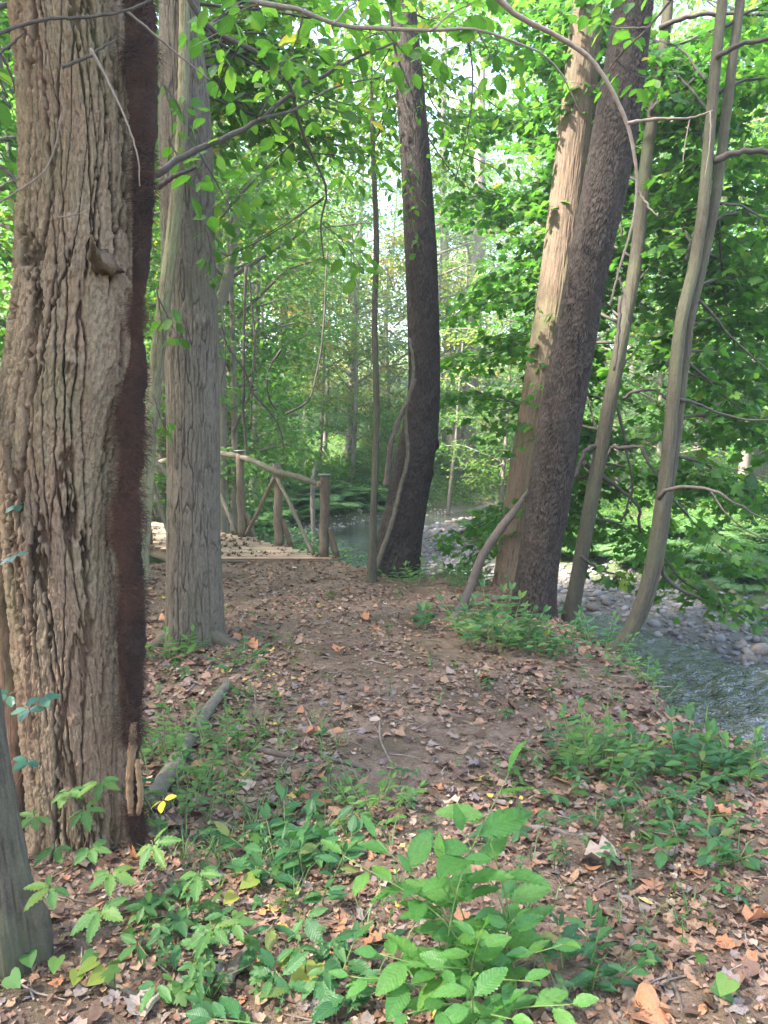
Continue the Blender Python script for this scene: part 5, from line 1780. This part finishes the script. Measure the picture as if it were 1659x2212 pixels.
def fallen(px, py, size, cn, k, lab, tilt=.25, group=None, lift=.35, rz=None):
    q = gnd(px, py)
    size *= .80 if group is None else .85
    o = link('fallen_leaf', FLM[cn, k])
    o.location = (q[0], q[1], q[2] + size * lift * .22 + .004)
    o.rotation_euler = (rng.normal(0, tilt), rng.normal(0, tilt), rng.uniform(0, 6.28) if rz is None else rz)
    o.scale = (size, size, size)
    return tag(o, lab, 'fallen leaf', group)


for px, py, sz, cn, k, lab in (
        (300, 1870, .17, 'orange-brown', 2, 'large curled brown sycamore leaf at the foot of furrowed trunk'),
        (310, 2180, .13, 'pale', 0, 'pale cream crumpled leaf at the bottom edge'),
        (1400, 2195, .17, 'orange-brown', 1, 'big red-brown leaf cut by the bottom edge'),
        (1610, 1790, .19, 'tan', 5, 'large flat tan leaf on the soil below the creek herbs'),
        (1555, 1770, .13, 'orange-brown', 2, 'curled reddish leaf beside the large flat tan leaf'),
        (1640, 2000, .15, 'orange-brown', 2, 'upturned rust-red leaf at the picture edge'),
        (1295, 1875, .20, 'pale', 2, 'largest pale whitish curled leaf right of the elm sapling'),
        (1405, 1920, .11, 'orange-brown', 1, 'bright red-brown leaf right of the pale whitish leaf'),
        (1470, 2050, .12, 'tan', 5, 'tan maple leaf low on the near soil'),
        (1300, 1985, .10, 'tan', 0, 'tan leaf below the pale whitish curled leaf'),
        (995, 1630, .10, 'tan', 4, 'broad tan leaf on the path above the elm sapling'),
        (950, 1625, .085, 'tan', 3, 'tan leaf beside the broad tan leaf above the sapling'),
        (680, 1590, .14, 'orange-brown', 2, 'brown maple leaf right of the fallen log'),
        (592, 1570, .065, 'yellow', 3, 'bright yellow-orange leaf near the end of the fallen log'),
        (1060, 1470, .13, 'dark brown', 0, 'dark red-brown upturned leaf on the slope before the shrub'),
        (860, 1445, .09, 'tan', 5, 'tan leaf in the middle of the path'),
        (787, 1340, .15, 'orange-brown', 2, 'rust-red curled leaf on the path past the grey tree'),
        (545, 1400, .15, 'orange-brown', 2, 'curled rust leaf by the grey tree roots'),
        (343, 1345, .16, 'orange-brown', 1, 'brown curled leaf between vine and grey tree'),
        (410, 1590, .13, 'dark brown', 2, 'large dark red-brown leaf lying on the fallen log'),
        (560, 1985, .09, 'orange-brown', 3, 'orange leaf beside the low violets'),
        (700, 1750, .09, 'orange-brown', 0, 'curled orange leaf among seedlings above the jewelweed-like plant'),
        (1000, 2120, .10, 'pale', 1, 'pale leaf under the elm sapling'),
        (1580, 2180, .12, 'grey-brown', 5, 'grey-brown leaf at the right bottom corner'),
        (120, 1990, .12, 'tan', 4, 'tan leaf on the dark soil by leaning tree base'),
        (70, 2055, .085, 'pale', 3, 'pale curled leaf beside the splintered wood'),
        (540, 1955, .10, 'grey-brown', 4, 'grey-brown leaf by the lone creeper stalk')):
    fallen(px, py, sz, cn, k, lab, .35 if 'curl' in lab or 'upturned' in lab else .12, None, .8 if 'curl' in lab or 'upturned' in lab else .3)
nf = 0
cw = list(LIT)
cwp = np.array([.30, .20, .24, .19, .03, .04])
while nf < 272:
    py = 1262 + (2205 - 1262) * rng.random()
    px = rng.uniform(120, 1655)
    q = gnd(px, py)
    if float(terrain_parts(q[:1], q[1:2])[0][0]) > .35 or (px < 300 and py < 1900):
        continue
    cn = cw[int(rng.choice(6, p=cwp))]
    k = int(rng.integers(0, 6))
    sz = rng.uniform(.045, .085) * (1.3 if py < 1700 else 1)
    fallen(px, py, sz, cn, k, f'{"small " if sz < .07 else ""}{cn} fallen {FL_SHAPES[k][0]} leaf {place_words(q[0], q[1])}', .22, 'fallen leaves on the forest floor', .3)
    nf += 1

# everything smaller is litter
lt = MB()
N = 72000
y = 1.2 + 9.4 * rng.random(N) ** 1.35
x = rng.uniform(-1, 1, N) * (.62 * y + .4)
e1 = terrain_parts(x, y)[0]
path = np.exp(-((x + .15 - .05 * y) / .9) ** 2) * sst(2.6, 3.6, y)
patch = vn(x * 2.2, y * 2.2, seed=88)
keep = (e1 < .45) & (rng.random(N) < np.clip(.9 - .40 * path + .6 * patch, .12, 1) * np.where(e1 > .1, .5, 1))
x, y = x[keep], y[keep]
n = len(x)
z = height(x, y)
a = rng.uniform(0, 6.28, n)
D = np.stack([np.cos(a), np.sin(a), rng.normal(0, .22, n)], -1)
Nn = np.stack([rng.normal(0, .28, n), rng.normal(0, .28, n), np.ones(n)], -1)
sz = np.clip(rng.lognormal(-3.5, .5, n), .010, .085) * np.where(y < 3, .72, 1.05) * (1 - .22 * path[keep])
var = np.clip(rng.beta(1.6, 1.7, n) + .1 * patch[keep], 0, 1)
Pp = np.stack([x, y, z + .003 + .010 * rng.random(n)], -1)
half = rng.random(n)
SYC_LO = fan([(0, 0), (.30, .02), (.36, .2), (.53, .42), (.40, .62), (.2, .76), (0, 1)], (0, .35), droop(-.1, .1))
frag = fan([(0, 0), (.25, .25), (.18, .7), (0, 1.0)], (0, .4), droop(.5, .3))
frag2 = fan([(0, 0), (.35, .1), (.42, .5), (.1, .62), (0, .9)], (.04, .35), droop(-.5, -.3))
m1, m2 = half < .32, (half >= .32) & (half < .6)
m3, m4 = (half >= .6) & (half < .8), half >= .8
for m_, tp in ((m1, frag), (m2, frag2), (m3, curl(OVAL_LO, .8, .3, .2)), (m4, curl(SYC_LO, .6, .3, .3))):
    D_ = D[m_]
    lt.leaves((tp[0] - np.array([0, .4 if tp[0][:, 1].min() > -.1 else 0, 0]), tp[1]), Pp[m_], D_, Nn[m_], sz[m_], var[m_])
tag(lt.build('leaf_litter', M['litter'], smooth=False), 'brown and tan leaf litter covering the forest floor', None, None, 'stuff')
# leaves blown onto the bridge deck
dl = MB()
n = 300
s_ = rng.uniform(.0, 3.6, n)
off = rng.uniform(-1.7, -.05, n)
x = br0[0] + UB[0] * s_ + off
y = br0[1] + UB[1] * s_
z = np.array([deck_z(v) for v in s_]) + .006
a = rng.uniform(0, 6.28, n)
dl.leaves(curl(MAPLE_LO, .9, .4, .3), np.stack([x, y, z], -1), np.stack([np.cos(a), np.sin(a), rng.normal(0, .3, n)], -1), np.stack([rng.normal(0, .35, n), rng.normal(0, .35, n), np.ones(n)], -1), rng.uniform(.03, .085, n), rng.uniform(.0, .55, n))
tag(dl.build('deck_leaf_litter', M['litter'], smooth=False), 'dry brown leaves scattered on the bridge deck', None, None, 'stuff')
# bits of twig
tw = MB()
for k in range(800):
    yy_ = 1.3 + 7.5 * rng.random() ** 1.4
    xx_ = rng.uniform(-1, 1) * .6 * yy_
    if float(terrain_parts(np.array([xx_]), np.array([yy_]))[0][0]) > .3:
        continue
    zz_ = hz(xx_, yy_)
    a, L = rng.uniform(0, 6.28), rng.lognormal(-2.2, .55)
    d = np.array([math.cos(a), math.sin(a), 0])
    p = np.array([xx_, yy_, zz_ + .006])
    tw.tube(np.array([p - d * L / 2 + (0, 0, -.002), p + rng.normal(0, .012 * L * 8, 3) * (1, 1, .1) + (0, 0, .004), p + d * L / 2]), np.array([1.2, 1, .6]) * rng.uniform(.0014, .0036), 4, rng.uniform(0, 1), False)
tag(tw.build('twig_litter', simple_mat('litter_twigs', (.10, .075, .06), (.30, .24, .20), 30, .9)), 'thin dead twigs scattered among the leaf litter', None, None, 'stuff')


def stick(label, pts, r0, r1, mat='log', name='fallen_stick', cat='stick', lift=.3):
    Q = np.array([gnd(x, y) for x, y in pts])
    Q[:, 2] += np.array([r0 * lift] * len(Q))
    t = thing(name, label, cat, tuple(Q[0]))
    mb = MB()
    P = smooth_path(Q, 26)
    mb.tube(P, np.linspace(r0, r1, 26), 9, .5, True, .12)
    mb.build('stick_stem' if name != 'fallen_log' else 'log_body', M[mat], t)
    return t


t_ = stick('grey fallen log lying from the furrowed trunk toward the path', [(318, 1760), (370, 1680), (425, 1580), (492, 1488)], .044, .030, 'log', 'fallen_log', 'log', .7)
mb = MB()
p = gnd(412, 1605)
mb.tube(smooth_path(np.array([p + (0, 0, .05), p + (.03, .02, .13), p + (.05, .03, .17)]), 6), [.016, .012, .008], 7, .5, True, .15)
mb.build('branch_stub', M['log'], t_)
stick('dead limb lying across the path left of its middle', [(545, 1622), (640, 1640), (740, 1650), (800, 1668)], .018, .010, 'vine')
stick('thin stick on the litter below the fallen log', [(620, 1860), (500, 1790), (430, 1755)], .006, .004, 'palewig')
stick('forked grey stick on the soil right of the elm sapling', [(1140, 1790), (1190, 1795), (1240, 1805), (1290, 1808)], .012, .008, 'palewig')
stick('pale stick leaning up from the bottom edge', [(1335, 2205), (1370, 2160), (1410, 2120)], .008, .006, 'palewig')
stick('short brown stick on the near soil', [(1440, 2100), (1465, 2160), (1475, 2195)], .008, .006, 'vine')
stick('long thin twig across the near soil', [(1400, 1950), (1500, 2000), (1610, 2025)], .005, .003, 'palewig')
stick('thin twig curving beside the log in the middle left', [(820, 1560), (822, 1600), (845, 1650)], .006, .004, 'palewig')
stick('bent grey stick standing by the furrowed trunk base', [(335, 1755), (345, 1800), (348, 1850), (356, 1925)], .008, .006, 'palewig')
stick('twig arching at the foot of the grey tree', [(400, 1500), (440, 1460), (470, 1390)], .007, .004, 'palewig')
stick('curved root-like stick at the bottom edge', [(235, 2130), (280, 2150), (330, 2180), (350, 2205)], .009, .006, 'log')
stick('stick on the path in front of the rust leaf', [(545, 1485), (552, 1520), (550, 1545)], .006, .004, 'palewig')
for lab, a, b_, wd in (('splintered pale wood slab on the dark soil at the edge', (-10, 2060), (58, 1980), .030), ('brown bark slab leaning at the trunk foot', (110, 1835), (195, 1892), .030), ('brown bark piece lying left of the elm sapling', (480, 2150), (550, 2055), .026), ('flat brown wood chip below the jewelweed-like plant', (540, 1900), (590, 1925), .018)):
    p, q = gnd(*a) + (0, 0, .02), gnd(*b_) + (0, 0, .035)
    t_ = thing('bark_slab', lab, 'wood piece', tuple(p))
    mb = MB()
    L = np.linalg.norm(q - p)
    d = (q - p) / L
    u = np.cross(d, [0, 0, 1.0])
    u /= np.linalg.norm(u)
    nst = 14
    V = []
    for k in range(nst):
        f = k / (nst - 1)
        c = p + d * L * f + np.array([0, 0, .006 * math.sin(f * 5)])
        w_ = wd * (.55 + .45 * math.sin(math.pi * min(1, .15 + f * .85))) * rng.uniform(.8, 1.1)
        V += [c - u * w_, c - u * w_ * .3 + (0, 0, .012), c + u * w_ * .4 + (0, 0, .010), c + u * w_, c - (0, 0, .012)]
    Q = []
    for k in range(nst - 1):
        for m in range(5):
            Q.append((k * 5 + m, k * 5 + (m + 1) % 5, (k + 1) * 5 + (m + 1) % 5, (k + 1) * 5 + m))
    mb.add(np.array(V), [(0, 2, 1), (0, 3, 2), (0, 4, 3)], Q, .6)
    mb.build('wood_piece', M['deadwood' if 'pale' in lab else 'vine'], t_, smooth=False)

# ------------------------------------------------------------------ creek stones, ferns, undergrowth
def rock(seed, fl):
    u, v = np.meshgrid(np.linspace(0, 2 * math.pi, 9)[:-1], np.linspace(-math.pi / 2, math.pi / 2, 6)[1:-1])
    P = np.stack([np.cos(v) * np.cos(u), np.cos(v) * np.sin(u), np.sin(v)], -1).reshape(-1, 3)
    P = np.vstack([P, (0, 0, -1), (0, 0, 1)])
    P *= (1 + .35 * vn(P[:, 0] * 1.3 + seed, P[:, 1] * 1.3, P[:, 2] * 1.3, seed=seed))[:, None]
    P *= np.array([1, .75, fl])
    Q = [(r * 8 + k, r * 8 + (k + 1) % 8, (r + 1) * 8 + (k + 1) % 8, (r + 1) * 8 + k) for r in range(3) for k in range(8)]
    T = [(32, (k + 1) % 8, k) for k in range(8)] + [(33, 24 + k, 24 + (k + 1) % 8) for k in range(8)]
    return P, np.array(T), np.array(Q)


RK = [rock(k + 3, f_) for k, f_ in enumerate((.55, .45, .7, .5, .6))]
RM = {}
M['pale_stone'] = simple_mat('pale_bank_stone', (.26, .21, .17), (.46, .39, .34), 5, .8, .3, bump=.3)
for mn in ('stone', 'stone2', 'stone3', 'pale_stone'):
    for k, (V, T, Q) in enumerate(RK):
        me = new_mesh('stone', V, T, Q, {'var': np.full(len(V), rng.uniform(0, 1))})
        me.materials.append(M[mn])
        RM[mn, k] = me
NC = 90000
yb = 4.5 + 22 * rng.random(NC) ** 1.3
xb = rng.uniform(-4, 9.5, NC)
e1, c1, g1 = terrain_parts(xb, yb)
r_ = -c1 - (.95 + .25 * sst(11, 7, yb))
p_ = np.where((r_ > -.05) & (r_ < 2.2), 1.0, np.where((r_ >= 2.2) & (r_ < 3.2), .35, np.where((c1 > .8) & (c1 < 1.9) & (yb > 16), .6, np.where(np.abs(c1) < .85, .03, 0))))
pxc = to_px(np.stack([xb, yb, -1 + 0 * xb], -1))[0]
ok = (e1 > .9) & (rng.random(NC) < p_) & (pxc > -60) & (pxc < 1720)
big_ = np.clip(rng.lognormal(-3.5, .55, NC), .014, .13)
cand = [(xb[k], yb[k], c1[k], big_[k], pxc[k]) for k in np.nonzero(ok)[0][:7500]]
order = sorted(range(len(cand)), key=lambda k: -cand[k][3] / cand[k][1])
zst = height(np.array([c[0] for c in cand]), np.array([c[1] for c in cand]))
gs = {m_: MB() for m_ in ('stone', 'stone2', 'stone3', 'pale_stone')}
for rank, k in enumerate(order):
    xb, yb, c1, r_, px = cand[k]
    mn = 'pale_stone' if c1 > 0 and yb > 18 else 'stone3' if abs(c1) < 1.05 else ('stone' if rng.random() < .6 else 'stone2')
    q = int(rng.integers(0, 5))
    zb = zst[k] + r_ * .22
    rz = rng.uniform(0, 6.28)
    if rank < 292:
        o = link('river_stone', RM[mn, q])
        o.location = (xb, yb, zb)
        o.rotation_euler = (rng.normal(0, .15), rng.normal(0, .15), rz)
        o.scale = (r_, r_, r_)
        wh = 'at the water edge' if abs(c1) < 1.25 else 'on the gravel bank'
        tr = 'beyond the double-stemmed tree' if px > 1450 else 'between slim maple and double-stemmed tree' if px > 1250 else 'behind the two big leaning trees' if px > 1060 else 'past the scaly middle tree'
        tag(o, f'{"wet dark" if mn == "stone3" else "pale" if mn == "pale_stone" else "grey" if mn == "stone" else "brownish"} river stone {wh} {tr}', 'stone', 'river stones along the creek')
    else:
        V, T, Q = RK[q]
        ca, sa = math.cos(rz), math.sin(rz)
        W = V * r_ @ np.array([[ca, sa, 0], [-sa, ca, 0], [0, 0, 1]])
        gs[mn].add(W + (xb, yb, zb), T, Q, rng.uniform(0, 1))
for mn, nm, lb in (('stone', 'gravel', 'grey creek gravel along the water'), ('stone2', 'gravel', 'brownish creek gravel among the grey stones'), ('stone3', 'gravel', 'dark wet gravel in the shallow water'), ('pale_stone', 'gravel', 'pale dry stones on the far creek bend')):
    if not gs[mn].n:
        continue
    tag(gs[mn].build(nm, M[mn]), lb, None, None, 'stuff')


def fern_kind(nf_, L, seed):
    mb = MB()
    P_, D_, N_, S_ = [], [], [], []
    for q in range(nf_):
        a = q * 2 * math.pi / nf_ + rng.uniform(-.3, .3)
        d = np.array([math.cos(a), math.sin(a), 0])
        k = np.linspace(0, 1, 9)[:, None]
        P = d * L * k * .85 + np.array([0, 0, 1.0]) * (L * (.95 * k - .75 * k * k))
        mb.tube(P, np.linspace(.004, .0015, 9), 3, .3, False)
        sd = np.array([-d[1], d[0], 0])
        for m in range(1, 17):
            f = m / 17
            c = np.array([np.interp(f * 8, np.arange(9), P[:, z]) for z in range(3)])
            for s_ in (-1, 1):
                P_.append(c)
                D_.append(sd * s_ + d * .35 + np.array([0, 0, -.2]))
                N_.append((0, 0, 1.0))
                S_.append(L * .30 * math.sin(math.pi * min(1, .18 + f * .82)) + .02)
    slim = fan([(0, 0), (.13, .3), (.09, .7), (0, 1)], (0, .4), droop(0, .15))
    mb.leaves(slim, np.array(P_), np.array(D_), np.array(N_), np.array(S_), rng.uniform(0, 1, len(P_)))
    return mb.mesh('fern', M['fern'])


FERN = [fern_kind(9, .62, 1), fern_kind(11, .75, 2), fern_kind(8, .5, 3)]
nfern = 0
for k in range(6000):
    if nfern >= 230:
        break
    yb = 8 + 18 * rng.random()
    xb = rng.uniform(-4, 10)
    e1, c1, g1 = [float(v[0]) for v in terrain_parts(np.array([xb]), np.array([yb]))]
    r_ = -c1 - .95
    ok = (2.6 < r_ < 5.5 and e1 > 1) or (c1 > 1.5 and yb > 17 and c1 < 5)
    if not ok:
        continue
    px, py = to_px((xb, yb, hz(xb, yb)))
    if not (480 < px < 1720):
        continue
    o = link('fern', FERN[int(rng.integers(0, 3))])
    o.location = (xb, yb, hz(xb, yb))
    s_ = rng.uniform(.8, 1.6)
    o.scale = (s_, s_, s_ * rng.uniform(.8, 1.1))
    o.rotation_euler = (rng.normal(0, .12), rng.normal(0, .12), rng.uniform(0, 6.28))
    tag(o, f'{dist_name(yb)} pale green fern on the bank {gap_name(px)}', 'fern', 'ferns on the far bank')
    nfern += 1

ug = {'far': MB(), 'light': MB(), 'blue': MB()}
N = 95000
yb = 9.5 + 50 * rng.random(N) ** 1.5
xb = (rng.uniform(-250, 1900, N) - PW / 2) / F * yb
M2 = 34000
yb = np.concatenate([yb, 13 + 20 * rng.random(M2)])
xb = np.concatenate([xb, rng.uniform(-9, 9, M2)])
e1, c1, g1 = terrain_parts(xb, yb)
ok = (e1 > .7) & np.where(c1 > 0, (np.abs(c1) > 1.25 + 1.1 * sst(17.5, 19, yb) * sst(26, 24, yb)) & ((g1 > .45) | (xb < -4)), np.abs(c1) > 3.6)
deck = (np.abs((xb - br0[0] + .9) * .733 + (yb - br0[1]) * .68) < .95) & (yb < 15) & (xb < 0)
ok &= ~deck
xb, yb = xb[ok], yb[ok]
n = len(xb)
zt = np.abs(vn(xb * .7, yb * .7, seed=55)) * .9 + .12
zb = height(xb, yb) + rng.random(n) ** .8 * zt
a = rng.uniform(0, 6.28, n)
D = np.stack([np.cos(a), np.sin(a), rng.uniform(-.6, .1, n)], -1)
Nn = np.stack([rng.normal(0, .45, n), rng.normal(0, .45, n), np.ones(n)], -1)
sz = rng.uniform(.06, .12, n) * np.clip(yb / 18, .75, 2.2)
cl = vn(xb * .35, yb * .35, seed=56)
for nm, m_ in (('far', (cl > -.15) & (cl < .25)), ('light', cl >= .25), ('blue', cl <= -.15)):
    ug[nm].leaves(DIAMOND, np.stack([xb, yb, zb], -1)[m_], D[m_], Nn[m_], sz[m_], np.clip(rng.normal(.5, .22, m_.sum()), 0, 1))
    tag(ug[nm].build('undergrowth', M[nm]), {'far': 'green', 'light': 'light green', 'blue': 'blue-green'}[nm] + ' undergrowth covering the far banks and woodland floor', None, None, 'stuff')

# near bank slope: weeds hanging over the edge to the water
wd = MB()
n = 2600
tt = rng.uniform(0, 1, n)
ep = smooth_path(EDGE[1:11], 200)
k = (tt * 199).astype(int)
xb = ep[k, 0] + rng.normal(.12, .22, n)
yb = ep[k, 1] + rng.normal(.10, .22, n)
clump = vn(xb * 1.8, yb * 1.8, seed=66)
m_ = (clump > .25) & ((xb > .9) | (xb < .0) | (yb > 9.8)) & (yb > 3.9)
xb, yb = xb[m_], yb[m_]
n = len(xb)
zb = height(xb, yb) + rng.random(n) * .22
a = rng.uniform(0, 6.28, n)
wd.leaves(OVAL, np.stack([xb, yb, zb], -1), np.stack([np.cos(a), np.sin(a), rng.uniform(-.5, .3, n)], -1), np.stack([rng.normal(0, .4, n), rng.normal(0, .4, n), np.ones(n)], -1), rng.uniform(.03, .075, n), rng.uniform(0, 1, n))
tag(wd.build('bank_weeds', M['blue']), 'low weeds growing along the lip of the near creek bank', None, None, 'stuff')

# ------------------------------------------------------------------ damp air
mb = MB()
x0, x1, y0_, y1_, z0, z1 = -320, 320, -80, 440, -3.2, 46
mb.add([(x0, y0_, z0), (x1, y0_, z0), (x1, y1_, z0), (x0, y1_, z0), (x0, y0_, z1), (x1, y0_, z1), (x1, y1_, z1), (x0, y1_, z1)], None,
       [(0, 3, 2, 1), (4, 5, 6, 7), (0, 1, 5, 4), (1, 2, 6, 5), (2, 3, 7, 6), (3, 0, 4, 7)])
hm, ht = mat_new('haze_air')
hb = NB(ht)
pv = hb.n('ShaderNodeVolumePrincipled')
pv.inputs['Color'].default_value = (.93, .97, 1.0, 1)
pv.inputs['Density'].default_value = .0024
pv.inputs['Anisotropy'].default_value = .3
hb.l(pv.outputs[0], hb.n('ShaderNodeOutputMaterial').inputs['Volume'])
tag(mb.build('haze', hm, smooth=False), 'thin bright haze in the woodland air', None, None, 'stuff')
